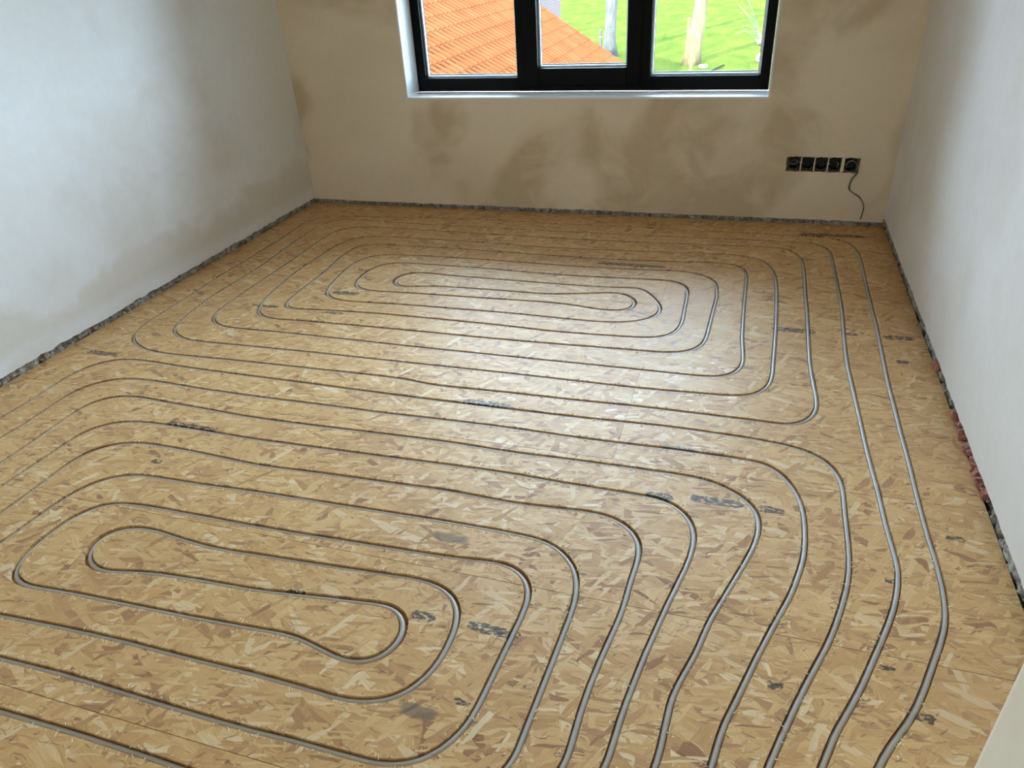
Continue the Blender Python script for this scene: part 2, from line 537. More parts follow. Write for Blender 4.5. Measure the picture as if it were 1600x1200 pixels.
# ------------------------------------------------------------------ pipe runs, floor coordinates in 0.1 mm
UP='2200,-5000 2195,-2650 2219,-450 2252,950 2308,2099 2414,3495 2547,4738 2740,6074 2966,7355 3143,8186 3316,8864 3511,9484 3739,10092 4050,10829 4325,11418 4542,11811 4986,12535 5239,13023 5475,13574 6054,15066 6216,15538 6318,15924 6387,16316 6436,16763 6463,17262 6466,17912 6458,18412 6416,19310 6405,19860 6394,21310 6404,23211 6377,25111 6376,26811 6365,28561 6377,29411 6421,31211 6473,33910 6469,36111 6469,38361 6510,41211 6514,42461 6496,43061 6441,43607 6399,43853 6345,44096 6289,44287 6223,44474 6143,44655 6074,44786 5909,45030 5741,45207 5628,45299 5506,45382 5244,45518 4917,45634 4725,45681 4529,45717 4133,45759 3733,45773 2583,45776 883,45805 -867,45827 -2617,45855 -4367,45885 -5867,45899 -7367,45889 -8917,45852 -10467,45819 -11817,45814 -13017,45840 -16015,45944 -17465,45966 -18665,45947 -19964,45885 -21610,45767 -23453,45611 -25347,45455 -26146,45411 -27345,45383 -27694,45357 -27991,45320 -28284,45265 -28569,45181 -28839,45061 -29046,44930 -29234,44772 -29398,44590 -29538,44387 -29672,44123 -29773,43844 -29841,43554 -29878,43259 -29891,42860 -29867,42111 -29765,40765 -29740,40166 -29746,39666 -29791,38717 -29804,38217 -29785,36417 -29788,35767 -29854,34069 -29864,33419 -29848,32819 -29778,31571 -29756,30971 -29750,30371 -29757,28871 -29740,27971 -29711,27372 -29658,26876 -29607,26581 -29547,26340 -29469,26105 -29389,25924 -29294,25751 -29183,25589 -29056,25437 -28879,25266 -28684,25113 -28433,24952 -28213,24836 -27939,24716 -27705,24633 -27417,24551 -27125,24490 -26828,24450 -26280,24414 -25530,24408 -22931,24496 -21782,24523 -19282,24567 -16932,24597 -14581,24628 -14031,24621 -13582,24602 -13234,24570 -12592,24479 -12294,24445 -11895,24423 -11395,24420 -8746,24499 -5846,24527 -3747,24593 -2997,24607 -1047,24596 903,24582 2099,24551 2293,24566 2436,24593 2618,24653 2748,24717 2907,24825 3082,24991 3201,25146 3322,25358 3414,25587 3479,25825 3521,26069 3546,26367 3544,26916 3439,28813 3411,29912 3437,32263 3467,34663 3460,37663 3478,39863 3462,41113 3446,41362 3418,41609 3371,41853 3318,42044 3234,42278 3134,42506 3019,42726 2888,42935 2798,43050 2698,43154 2588,43245 2466,43321 2336,43382 2151,43440 2007,43468 1811,43490 1563,43496 1314,43487 516,43440 -2282,43304 -5277,43138 -6477,43101 -7927,43085 -9527,43087 -11177,43098 -14177,43142 -15977,43180 -17777,43223 -19576,43284 -21426,43345 -23425,43389 -23975,43390 -24524,43362 -24771,43332 -25016,43287 -25257,43225 -25445,43162 -25629,43087 -25808,43000 -26063,42849 -26258,42700 -26426,42525 -26558,42325 -26650,42101 -26708,41863 -26750,41568 -26789,41120 -26821,40471 -26829,39621 -26818,38821 -26760,37072 -26746,36322 -26759,34722 -26773,33072 -26769,31421 -26753,29722 -26717,29275 -26647,28936 -26585,28748 -26527,28613 -26459,28482 -26380,28359 -26290,28243 -26189,28136 -26080,28039 -25921,27924 -25794,27849 -25616,27763 -25431,27694 -25240,27641 -24997,27595 -24749,27567 -24450,27549 -24101,27541 -23651,27546 -22401,27585 -21501,27592 -19951,27582 -18351,27564 -16551,27538 -14751,27513 -12901,27501 -11000,27499 -9050,27502 -6550,27516 -3999,27528 -1799,27511 -1100,27525 -704,27565 -510,27603 -369,27644 -232,27697 -102,27762 20,27840 132,27932 234,28035 324,28149 402,28273 468,28403 523,28540 580,28728 611,28873 638,29069 655,29367 650,29716 553,31163 527,31962 511,33713 499,35513 512,38513 500,38861 464,39157 423,39351 383,39493 332,39631 270,39764 195,39888 107,40003 6,40107 -106,40198 -228,40277 -358,40342 -494,40395 -635,40436 -927,40485 -1324,40504 -1674,40495 -2023,40470 -4111,40253 -5058,40171 -6007,40123 -7256,40094 -8957,40086 -10707,40102 -11957,40136 -13506,40191 -15055,40243 -16605,40273 -18155,40275 -20755,40246 -21705,40248 -22204,40228 -22597,40171 -22790,40124 -22978,40063 -23113,40006 -23241,39938 -23360,39857 -23466,39761 -23558,39653 -23635,39533 -23698,39402 -23748,39265 -23786,39123 -23824,38928 -23872,38483 -23884,38084 -23868,37685 -23833,37286 -23712,36193 -23667,35545 -23644,34795 -23601,32295 -23581,31796 -23551,31398 -23524,31201 -23483,31010 -23439,30872 -23379,30744 -23303,30627 -23209,30526 -23138,30469 -23018,30398 -22887,30346 -22700,30303 -22506,30283 -22258,30281 -21910,30303 -20717,30426 -19319,30517 -17970,30570 -16570,30583 -14320,30565 -11870,30520 -10371,30473 -8773,30380 -8274,30369 -7673,30370 -6524,30398 -5175,30455 -4377,30512 -3833,30582 -3638,30622 -3448,30676 -3266,30748 -3136,30816 -2974,30924 -2862,31018 -2729,31160 -2642,31277 -2524,31490 -2425,31767 -2357,32107 -2325,32454 -2315,32753 -2316,33153 -2365,35502 -2385,35951 -2413,36198 -2461,36441 -2519,36628 -2597,36805 -2701,36967 -2795,37075 -2940,37199 -3105,37299 -3284,37375 -3520,37440 -3814,37481 -4112,37495 -4461,37486 -7407,37329 -8307,37296 -9107,37281 -9857,37283 -10706,37303 -12505,37383 -14303,37467 -15003,37489 -15703,37499 -16653,37497 -18203,37473 -19152,37472 -19350,37459 -19547,37434 -19740,37393 -19883,37351 -20155,37239 -20283,37166 -20403,37083 -20515,36989 -20616,36884 -20707,36770 -20786,36647 -20855,36517 -20912,36381 -20996,36098 -21047,35755 -21063,35357 -21045,34908 -20998,34513 -20927,34227 -20874,34092 -20807,33963 -20727,33842 -20633,33732 -20528,33632 -20412,33545 -20287,33470 -20155,33408 -20017,33358 -19875,33320 -19680,33284 -19483,33263 -19234,33250 -18935,33251 -17637,33324 -16787,33356 -15138,33400 -13438,33440 -10639,33532 -9389,33547 -8789,33532 -8341,33500 -7895,33443 -6811,33262 -6413,33221 -6065,33210 -5771,33234 -5536,33291 -5405,33345 -5323,33391 -5210,33474 -5144,33539 -5059,33648 -4993,33771 -4947,33903 -4919,34089 -4922,34231 -4943,34372 -4983,34510 -5062,34686 -5139,34808 -5262,34956 -5369,35053 -5487,35137 -5613,35207 -5793,35276 -5934,35310 -6127,35331 -6372,35325 -6616,35289 -6857,35232 -7674,34999 -8403,34826 -9139,34680 -9782,34592 -10131,34565 -10531,34551 -12030,34572 -12580,34572 -14030,34546 -15830,34499 -16177,34470 -16473,34424 -16765,34358 -17343,34205 -17584,34155 -17823,34137 -18010,34159 -18188,34217 -18351,34310 -18494,34433 -18556,34505 -18635,34622 -18697,34750 -18729,34839 -18765,35025 -18765,35214 -18752,35308 -18716,35445 -18639,35618 -18531,35773 -18396,35904 -18237,36011 -18062,36092 -17828,36161 -17585,36198 -17337,36210 -16939,36196 -15943,36103 -15294,36070 -12794,36048 -10245,35991 -9195,35977 -7894,35981 -6945,36001 -6347,36041 -5507,36150 -5311,36157 -5120,36140 -4983,36106 -4853,36053 -4732,35981 -4621,35892 -4518,35789 -4392,35638 -4247,35437 -4083,35186 -3932,34927 -3818,34706 -3716,34479 -3646,34293 -3590,34103 -3553,33910 -3537,33715 -3540,33569 -3567,33376 -3603,33235 -3654,33099 -3743,32925 -3823,32802 -3947,32650 -4050,32546 -4201,32420 -4364,32309 -4537,32212 -4717,32127 -4948,32037 -5186,31961 -5379,31912 -5574,31874 -5821,31840 -6319,31806 -7019,31796 -7669,31809 -9817,31889 -10867,31911 -12067,31912 -13918,31897 -15818,31885 -17168,31860 -19415,31745 -19914,31728 -20264,31728 -20609,31758 -20803,31796 -20946,31836 -21220,31946 -21349,32016 -21472,32096 -21588,32187 -21694,32288 -21791,32398 -21877,32517 -21952,32643 -22016,32775 -22118,33054 -22183,33294 -22245,33587 -22357,34328 -22416,34875 -22481,35622 -22513,36071 -22522,36370 -22503,36767 -22475,36964 -22433,37158 -22377,37348 -22307,37533 -22221,37711 -22146,37837 -21998,38032 -21823,38201 -21622,38340 -21358,38473 -21078,38574 -20740,38657 -20445,38700 -20047,38728 -17898,38797 -16798,38814 -15798,38818 -14398,38797 -12499,38740 -10549,38689 -9449,38680 -8049,38689 -6699,38714 -5599,38754 -5001,38794 -3806,38908 -3308,38933 -3011,38920 -2766,38885 -2525,38826 -2245,38725 -2065,38643 -1891,38548 -1726,38439 -1610,38348 -1503,38248 -1404,38139 -1316,38022 -1215,37854 -1151,37721 -1081,37537 -1026,37346 -986,37152 -923,36657 -892,36109 -888,35659 -898,35109 -962,33610 -1025,31661 -1051,31212 -1093,30866 -1143,30623 -1217,30389 -1298,30211 -1400,30044 -1522,29892 -1662,29756 -1818,29639 -1988,29542 -2214,29446 -2500,29366 -2843,29309 -3191,29279 -5490,29205 -7839,29123 -9688,29076 -11439,29062 -13339,29072 -15239,29079 -17889,29064 -20889,29019 -21489,28998 -22438,28945 -22787,28939 -23135,28955 -23429,28998 -23667,29062 -23892,29157 -24098,29286 -24245,29412 -24374,29558 -24511,29761 -24646,30026 -24777,30349 -24905,30728 -25008,31113 -25065,31407 -25106,31703 -25194,32699 -25360,34291 -25411,35089 -25418,35839 -25388,36738 -25268,38985 -25239,39283 -25197,39580 -25138,39873 -25074,40114 -24992,40347 -24887,40570 -24753,40775 -24592,40959 -24407,41121 -24203,41260 -23985,41376 -23708,41483 -23469,41546 -23175,41599 -22828,41641 -22479,41667 -21829,41687 -20079,41690 -18529,41675 -16779,41641 -15680,41606 -13881,41527 -12032,41455 -10932,41432 -9932,41434 -8433,41476 -6635,41568 -5238,41660 -3195,41837 -2097,41898 -1347,41914 -647,41906 -199,41877 145,41824 434,41751 710,41645 922,41526 1112,41374 1275,41193 1413,40989 1550,40726 1680,40403 1783,40069 1862,39729 1931,39335 1978,38938 2010,38490 2037,37840 2053,37140 2057,36440 2041,34040 2010,32290 1952,30541 1898,28741 1875,28292 1842,27945 1791,27651 1712,27364 1620,27136 1500,26922 1351,26729 1174,26563 1013,26454 793,26348 607,26287 365,26232 70,26190 -278,26157 -2326,26045 -3425,26008 -4825,26004 -6675,26022 -8575,26039 -10626,26035 -12676,26022 -14776,26007 -16877,26001 -18977,25988 -21827,25941 -24676,25871 -25376,25871 -25824,25895 -26119,25938 -26409,26009 -26690,26108 -26958,26236 -27170,26364 -27365,26514 -27536,26688 -27679,26886 -27771,27059 -27846,27242 -27918,27478 -27975,27721 -28197,29002 -28267,29497 -28312,29894 -28352,30492 -28358,31092 -28341,31692 -28251,33640 -28228,34840 -28230,35640 -28270,36639 -28419,38583 -28468,39432 -28528,41731 -28523,42331 -28490,42729 -28437,43073 -28368,43363 -28283,43593 -28167,43806 -28016,43997 -27836,44162 -27593,44330 -27283,44485 -27003,44584 -26713,44646 -26368,44672 -26119,44667 -25272,44610 -23174,44504 -21325,44447 -19425,44415 -16975,44389 -14175,44369 -11374,44359 -9774,44361 -8124,44373 -5724,44403 -3324,44442 -1124,44496 924,44584 2024,44620 2524,44632 2873,44631 3272,44606 3616,44556 3903,44482 4041,44430 4173,44368 4298,44292 4414,44205 4585,44033 4725,43835 4793,43705 4850,43569 4921,43333 4978,43041 5013,42744 5036,42345 5065,39395 5089,36445 5076,35145 4986,32746 4941,31247 4924,30247 4928,29497 4980,27847 5030,26198 5095,23648 5138,22699 5223,21252 5271,19602 5368,18106 5375,17806 5364,17508 5310,17063 5205,16524 5077,16041 4891,15471 4610,14721 4043,13279 3823,12775 3414,11918 3278,11596 2906,10561 2609,9765 2461,9340 2288,8765 2126,8136 1971,7453 1825,6718 1647,5632 1506,4491 1382,3146 1284,1700 1240,600 1214,-800 1195,-2750 1200,-5000'
LO='200,-5000 193,-3100 200,-2050 239,-100 291,1399 366,2747 485,4443 582,5388 705,6229 873,7062 1106,7983 1426,9088 1918,10663 2157,11374 2494,12315 2745,12969 3256,14219 3409,14642 3547,15070 3723,15695 3880,16326 3972,16766 4039,17211 4086,17758 4110,18408 4115,19808 4135,20757 4119,21206 4098,21403 4063,21598 4013,21790 3946,21975 3862,22153 3787,22280 3672,22440 3575,22550 3469,22653 3316,22776 3193,22858 3020,22953 2885,23014 2699,23082 2314,23182 1871,23258 1325,23314 476,23368 -573,23413 -1523,23435 -2323,23433 -3022,23413 -5021,23331 -6521,23305 -8521,23296 -10871,23296 -13222,23297 -14472,23310 -16022,23339 -17572,23364 -19572,23378 -21622,23391 -23172,23410 -24172,23439 -25919,23534 -26669,23555 -27168,23539 -27415,23513 -27611,23480 -27805,23434 -27993,23375 -28176,23300 -28351,23209 -28514,23100 -28628,23007 -28733,22905 -28859,22754 -28969,22591 -29064,22418 -29144,22237 -29208,22050 -29257,21858 -29293,21663 -29329,21266 -29327,19217 -29339,18617 -29363,18118 -29425,17471 -29645,15937 -29734,15142 -29797,14144 -29834,12794 -29849,10544 -29862,8244 -29849,6994 -29815,6245 -29747,5398 -29690,4952 -29605,4564 -29543,4376 -29465,4194 -29371,4021 -29261,3857 -29137,3704 -28998,3564 -28847,3438 -28725,3355 -28598,3282 -28419,3200 -28279,3151 -28088,3099 -27647,3023 -27000,2959 -26501,2931 -25851,2909 -24151,2893 -22051,2908 -19701,2943 -17351,2980 -15501,2998 -13651,2995 -11351,2976 -9050,2959 -7100,2968 -5201,3025 -4703,3059 -4409,3106 -4169,3168 -3936,3253 -3713,3360 -3542,3460 -3377,3571 -3221,3694 -3035,3859 -2895,4001 -2731,4188 -2580,4386 -2442,4593 -2224,4985 -1994,5484 -1656,6319 -1383,7070 -1147,7783 -912,8547 -721,9221 -602,9706 -547,10000 -504,10347 -425,11492 -390,11739 -339,11982 -257,12270 17,13126 104,13465 261,14146 368,14531 1097,16660 1307,17327 1395,17666 1453,17959 1491,18255 1503,18503 1496,18701 1473,18897 1429,19087 1363,19271 1273,19444 1163,19605 1034,19753 891,19889 695,20041 487,20176 269,20294 41,20392 -147,20454 -388,20512 -634,20550 -882,20573 -1231,20588 -1681,20593 -4381,20576 -5181,20563 -6631,20521 -7231,20514 -7881,20523 -9430,20569 -10280,20571 -11830,20532 -13429,20487 -15029,20442 -16629,20401 -17979,20385 -18628,20395 -19328,20420 -21425,20531 -23124,20608 -24022,20662 -24371,20671 -24720,20657 -25064,20611 -25351,20537 -25623,20424 -25791,20324 -25945,20205 -26080,20066 -26195,19910 -26288,19739 -26357,19556 -26405,19366 -26434,19171 -26455,18874 -26464,18374 -26433,16274 -26444,15675 -26470,15326 -26516,14980 -26578,14636 -26757,13805 -26832,13412 -26897,12967 -26939,12519 -26979,11820 -26999,10971 -26997,9671 -26977,8871 -26954,8522 -26917,8174 -26866,7828 -26799,7485 -26739,7244 -26662,7008 -26564,6781 -26468,6609 -26356,6447 -26194,6261 -26011,6095 -25811,5952 -25595,5834 -25412,5761 -25175,5695 -24931,5652 -24534,5612 -23935,5575 -23335,5555 -22635,5545 -20885,5547 -18835,5568 -16785,5592 -15135,5600 -13585,5585 -11885,5553 -10135,5523 -8735,5517 -7735,5540 -6487,5607 -6239,5635 -5994,5677 -5753,5737 -5565,5800 -5383,5877 -5206,5968 -5037,6072 -4874,6186 -4719,6310 -4532,6475 -4149,6868 -3733,7367 -3292,7973 -3099,8265 -2917,8564 -2797,8782 -2690,9006 -2590,9285 -2533,9573 -2514,9820 -2483,10767 -2418,11564 -2315,12358 -2097,13740 -2046,14187 -2024,14536 -1999,15235 -1947,15932 -1939,16181 -1945,16379 -1960,16526 -1997,16719 -2039,16860 -2114,17039 -2212,17207 -2332,17360 -2509,17528 -2668,17642 -2883,17759 -3113,17845 -3353,17902 -3698,17940 -4046,17940 -5741,17817 -6490,17789 -7040,17799 -8439,17859 -9289,17858 -11237,17781 -13636,17710 -15484,17619 -16184,17600 -16984,17617 -18481,17710 -19530,17758 -20429,17785 -21179,17791 -21529,17779 -21826,17753 -22120,17703 -22359,17637 -22588,17547 -22763,17456 -22969,17320 -23159,17162 -23328,16984 -23444,16826 -23539,16656 -23627,16428 -23690,16140 -23721,15794 -23747,13695 -23772,13248 -23801,13053 -23846,12860 -24069,12201 -24136,11962 -24193,11669 -24232,11322 -24247,11073 -24250,10773 -24223,10225 -24160,9781 -24114,9589 -24052,9402 -23971,9223 -23899,9095 -23786,8934 -23657,8786 -23513,8652 -23356,8533 -23230,8456 -23054,8369 -22775,8274 -22581,8230 -22385,8197 -21839,8145 -21239,8124 -20389,8135 -18540,8199 -16241,8258 -15441,8254 -12941,8204 -10891,8187 -10141,8193 -8992,8231 -7442,8233 -6993,8244 -6647,8282 -6359,8349 -6084,8457 -5873,8580 -5755,8668 -5645,8765 -5448,8986 -5286,9233 -5157,9500 -5090,9686 -5027,9926 -4985,10170 -4953,10468 -4738,13159 -4729,13607 -4742,13805 -4763,13950 -4826,14185 -4927,14404 -5069,14598 -5208,14730 -5367,14837 -5587,14933 -5823,14987 -6117,15006 -6465,14990 -7310,14902 -7908,14862 -10557,14764 -13205,14666 -14805,14629 -16505,14624 -18255,14614 -18905,14593 -19403,14552 -19747,14498 -19986,14437 -20212,14346 -20416,14221 -20525,14127 -20625,14023 -20801,13790 -20943,13536 -21025,13308 -21066,13117 -21098,12872 -21126,12524 -21138,12225 -21134,11977 -21116,11779 -21082,11585 -21043,11443 -20973,11262 -20904,11135 -20791,10980 -20690,10877 -20578,10789 -20455,10714 -20323,10655 -20138,10601 -19897,10568 -19600,10567 -18154,10659 -16105,10731 -14056,10804 -12558,10878 -11310,10954 -11011,10963 -10712,10954 -10415,10923 -10120,10872 -9292,10691 -9046,10661 -8850,10657 -8657,10676 -8471,10722 -8297,10798 -8141,10905 -8038,11003 -7926,11155 -7843,11326 -7793,11508 -7778,11697 -7798,11885 -7853,12065 -7917,12191 -8030,12338 -8134,12429 -8294,12522 -8473,12580 -8711,12609 -9055,12595 -10745,12414 -12185,12240 -12732,12189 -13181,12161 -14780,12092 -15927,12010 -16324,11968 -16671,11918 -17648,11723 -17845,11703 -18041,11701 -18187,11714 -18329,11742 -18557,11822 -18684,11890 -18801,11973 -18908,12070 -18971,12141 -19054,12257 -19099,12339 -19150,12470 -19173,12560 -19186,12697 -19182,12788 -19166,12877 -19121,13006 -19053,13125 -18965,13232 -18859,13325 -18698,13427 -18521,13504 -18333,13559 -18139,13594 -17942,13613 -17644,13616 -17345,13598 -16252,13477 -15804,13440 -15354,13420 -14904,13416 -14405,13432 -13307,13499 -10860,13628 -8515,13780 -8216,13784 -7967,13774 -7721,13744 -7529,13702 -7388,13658 -7252,13602 -7122,13535 -6999,13456 -6886,13365 -6784,13262 -6640,13068 -6572,12940 -6516,12805 -6439,12520 -6409,12325 -6390,12126 -6382,11728 -6414,11332 -6484,10992 -6544,10803 -6599,10665 -6736,10404 -6819,10282 -6912,10169 -7015,10065 -7127,9971 -7248,9888 -7376,9816 -7648,9701 -7838,9645 -8032,9604 -8229,9577 -8477,9560 -8726,9559 -9575,9588 -10975,9611 -12975,9587 -15375,9583 -16375,9558 -17524,9515 -20469,9357 -20818,9367 -21164,9406 -21455,9467 -21734,9563 -21909,9651 -22071,9759 -22216,9888 -22341,10035 -22443,10199 -22502,10331 -22557,10517 -22585,10709 -22590,10905 -22574,11100 -22541,11295 -22423,11829 -22383,12075 -22344,12422 -22274,13320 -22233,13717 -22172,14112 -22104,14402 -22045,14592 -21973,14777 -21886,14954 -21785,15124 -21668,15283 -21571,15394 -21430,15531 -21315,15624 -21193,15707 -21021,15802 -20886,15862 -20699,15926 -20361,16001 -19915,16045 -17716,16096 -15818,16190 -15019,16219 -12069,16281 -9119,16353 -7919,16371 -6469,16373 -5670,16347 -5372,16323 -5125,16291 -4884,16238 -4698,16176 -4476,16071 -4232,15906 -4048,15741 -3854,15518 -3719,15313 -3611,15093 -3516,14812 -3455,14521 -3430,14323 -3413,14075 -3418,13526 -3547,11480 -3682,9438 -3727,9197 -3785,9010 -3862,8828 -3979,8610 -4142,8360 -4324,8122 -4522,7898 -4735,7689 -4925,7528 -5126,7382 -5338,7253 -5515,7164 -5698,7088 -5934,7014 -6177,6959 -6472,6914 -7219,6852 -8019,6830 -8919,6841 -10818,6902 -12168,6934 -14018,6955 -15218,6949 -17618,6914 -20018,6870 -21568,6860 -22318,6871 -22917,6898 -23415,6938 -23758,6992 -23996,7056 -24179,7128 -24353,7220 -24518,7328 -24672,7452 -24849,7624 -25006,7814 -25143,8020 -25236,8195 -25332,8423 -25408,8660 -25467,8901 -25511,9147 -25547,9444 -25567,9743 -25575,10042 -25557,10792 -25500,11489 -25414,12133 -25188,13565 -25122,14111 -25059,15259 -24980,16255 -24939,17004 -24914,17251 -24882,17447 -24823,17688 -24740,17919 -24651,18093 -24542,18255 -24414,18402 -24229,18563 -24067,18675 -23850,18791 -23667,18866 -23478,18926 -23285,18971 -23040,19013 -22493,19064 -21743,19090 -20493,19091 -17944,19043 -16994,19042 -14494,19110 -11944,19167 -9396,19249 -7546,19279 -6596,19269 -4947,19208 -2747,19186 -2098,19166 -1900,19147 -1707,19113 -1518,19060 -1382,19005 -1252,18939 -1089,18831 -940,18704 -807,18561 -718,18444 -617,18276 -536,18098 -474,17911 -431,17719 -405,17523 -394,17325 -396,17126 -436,16679 -518,16186 -858,14674 -1217,12859 -1385,11823 -1472,11229 -1525,10782 -1597,9987 -1628,9740 -1686,9448 -1770,9161 -1983,8601 -2321,7821 -3032,6277 -3188,5964 -3310,5747 -3445,5538 -3563,5378 -3692,5227 -3831,5085 -3979,4953 -4136,4832 -4302,4723 -4475,4627 -4701,4527 -4937,4450 -5179,4396 -5425,4361 -5823,4330 -6672,4293 -7872,4262 -9622,4259 -11572,4275 -13572,4294 -15173,4299 -18173,4278 -19673,4262 -21223,4249 -23273,4245 -24173,4255 -24923,4274 -25772,4316 -26270,4354 -26516,4390 -26757,4446 -26990,4527 -27213,4633 -27423,4764 -27617,4916 -27793,5089 -27918,5241 -28027,5405 -28139,5624 -28211,5808 -28282,6046 -28347,6338 -28395,6634 -28429,6931 -28452,7280 -28461,7780 -28451,8930 -28453,10930 -28442,11780 -28420,12530 -28377,13329 -28303,14226 -28195,15270 -27969,17257 -27934,17656 -27920,18255 -27949,19654 -27930,20101 -27892,20346 -27843,20537 -27755,20766 -27664,20940 -27554,21102 -27393,21288 -27209,21452 -27008,21596 -26837,21696 -26659,21781 -26473,21851 -26235,21918 -26040,21956 -25793,21988 -25245,22017 -24395,22004 -22897,21928 -21998,21897 -20548,21869 -19148,21857 -16147,21890 -13247,21900 -10348,21974 -8398,22009 -7348,22006 -5598,21964 -4748,21956 -3648,21967 -1898,22009 -1098,22016 501,21989 950,21965 1295,21925 1532,21869 1751,21775 1910,21668 2085,21501 2210,21349 2322,21186 2423,21015 2513,20837 2592,20655 2676,20421 2731,20229 2787,19987 2851,19543 2879,18994 2872,18295 2830,17697 2781,17351 2702,16959 2562,16376 2441,15943 2331,15611 1949,14580 1586,13541 1159,12208 937,11545 852,11258 775,10917 601,9934 68,7800 -56,7213 -160,6622 -311,5532 -446,4289 -588,2645 -681,1248 -751,-300 -800,-2050 -810,-3100 -800,-5000'


def unpack(s):
    return [Vector((int(a) / 1e4, int(b) / 1e4)) for a, b in (t.split(',') for t in s.split())]


RUNS = [unpack(UP), unpack(LO)]
PIPE_R, GROOVE_HW, GROOVE_D, SINK = 0.0083, 0.0100, 0.0212, 0.0040


def run_frames(P):
    out = []
    for i, p in enumerate(P):
        a, b = P[max(i - 1, 0)], P[min(i + 1, len(P) - 1)]
        d = (b - a).normalized()
        k = 0.0
        if 0 < i < len(P) - 1:
            d0, d1 = (p - a), (b - p)
            k = math.atan2(d0.x * d1.y - d0.y * d1.x, d0.dot(d1)) / (0.5 * (d0.length + d1.length))
        out.append([p, d, Vector((-d.y, d.x)), k])
    ks = [f[3] for f in out]
    for i, f in enumerate(out):
        w = ks[max(0, i - 5):i + 6]
        f[3] = sum(w) / len(w)
    return out


FRAMES = [run_frames(P) for P in RUNS]


def groove_cutter(fr):
    vs, fs = [], []
    for p, d, nrm, k in fr:
        ex = min(0.0075, max(0.0, (abs(k) - 2.5) * 0.0011))
        l = GROOVE_HW + (ex if k < 0 else 0)
        r = GROOVE_HW + (ex if k > 0 else 0)
        a, b = p + nrm * l, p - nrm * r
        vs += [(a.x, a.y, 0.01), (b.x, b.y, 0.01), (b.x, b.y, -GROOVE_D), (a.x, a.y, -GROOVE_D)]
    n = len(fr)
    for i in range(n - 1):
        for k in range(4):
            fs.append((4 * i + k, 4 * i + (k + 1) % 4, 4 * i + 4 + (k + 1) % 4, 4 * i + 4 + k))
    fs.append((3, 2, 1, 0))
    fs.append((4 * n - 4, 4 * n - 3, 4 * n - 2, 4 * n - 1))
    me = bpy.data.meshes.new('groove')
    me.from_pydata(vs, [], fs)
    bm = bmesh.new()
    bm.from_mesh(me)
    bmesh.ops.recalc_face_normals(bm, faces=bm.faces)
    bm.to_mesh(me)
    bm.free()
    o = bpy.data.objects.new('groove', me)
    col.objects.link(o)
    return o


# ------------------------------------------------------------------ floor of strand boards with routed grooves
floor = box('floor', XL - 0.25, XR + 0.25, YF - 0.2, YB + 0.45, -0.20, -0.0225, M['subfloor'])
tag(floor, 'strand board floor with routed heating grooves', None, None, 'structure')
cutters = [groove_cutter(f) for f in FRAMES]
seams = [YF - 0.02, 0.087, 0.755, 1.432, 2.091, 2.760, 3.430, 4.100, YB + 0.012]
x0, x1 = XL - 0.012, XR + 0.010
for i in range(len(seams) - 1):
    cuts = [x0, -2.855, -0.355, x1] if i % 2 == 0 else [x0, -1.105, x1]
    for j in range(len(cuts) - 1):
        g = 0.0009
        b = box('floor_board', cuts[j] + 0.0004, cuts[j + 1] - 0.0004, seams[i] + g, seams[i + 1] - g, -0.022, 0.0, M['osb'], floor)
        cut(b, cutters)
for c in cutters:
    drop(c)

# ------------------------------------------------------------------ walls: plaster with a ragged lower edge over a rough masonry foot


def ragged(length, base, amp, seed, stepw=0.022):
    n = max(2, int(length / stepw))
    out = []
    for i in range(n + 1):
        t = i / n * length
        z = base + amp * mnoise.noise(Vector((t * 3.0, seed, 0))) + amp * 0.9 * mnoise.noise(Vector((t * 17.0, seed + 9, 0))) + amp * 0.5 * mnoise.noise(Vector((t * 45.0, seed + 5, 0)))
        out.append((t, z))
    return out


def plaster_bm(bm, place, length, base, amp, seed, thick=0.02, top=ZC):
    """place(t, depth, z) gives the point; depth runs into the wall"""
    e = ragged(length, base, amp, seed)
    poly = e + [(length, top), (0, top)]
    f = [bm.verts.new(place(t, 0.0, z)) for t, z in poly]
    k = [bm.verts.new(place(t, thick, z)) for t, z in poly]
    bm.faces.new(f)
    bm.faces.new(k[::-1])
    n = len(poly)
    for i in range(n):
        bm.faces.new((f[i], k[i], k[(i + 1) % n], f[(i + 1) % n]))


def foot(name, place, length, parent, seed, depth=0.013, z0=-0.03, z1=0.085, broken=None):
    """broken mortar and concrete showing below the plaster"""
    nx, nz = int(length / 0.010), 9
    vs, fs = [], []
    for i in range(nx + 1):
        t = i / nx * length
        for j in range(nz + 1):
            z = z0 + (z1 - z0) * j / nz
            n1 = mnoise.noise(Vector((t * 55, z * 55, seed)))
            n2 = mnoise.noise(Vector((t * 16, z * 22, seed + 3)))
            n3 = mnoise.cell(Vector((t * 28, z * 24, seed)))
            d = depth - 0.008 * n2 - 0.006 * n1 - 0.010 * (n3 - 0.5)
            if mnoise.noise(Vector((t * 21, z * 9, seed + 20))) > 0.34:
                d += 0.018
            if broken and broken[0] < t < broken[1]:
                d += 0.016
            vs.append(place(t, max(0.003, d), z))
    for i in range(nx):
        for j in range(nz):
            a = i * (nz + 1) + j
            fs.append((a, a + 1, a + nz + 2, a + nz + 1))
    o = from_data(name, vs, fs, M['masonry'], parent)
    o['kind'] = 'stuff'
    return o


Ly = YB - YF
pl = lambda t, d, z: (XL - d, YF + t, z)
pr = lambda t, d, z: (XR + d, YF + t, z)
pb = lambda t, d, z: (XL + t, YB + d, z)

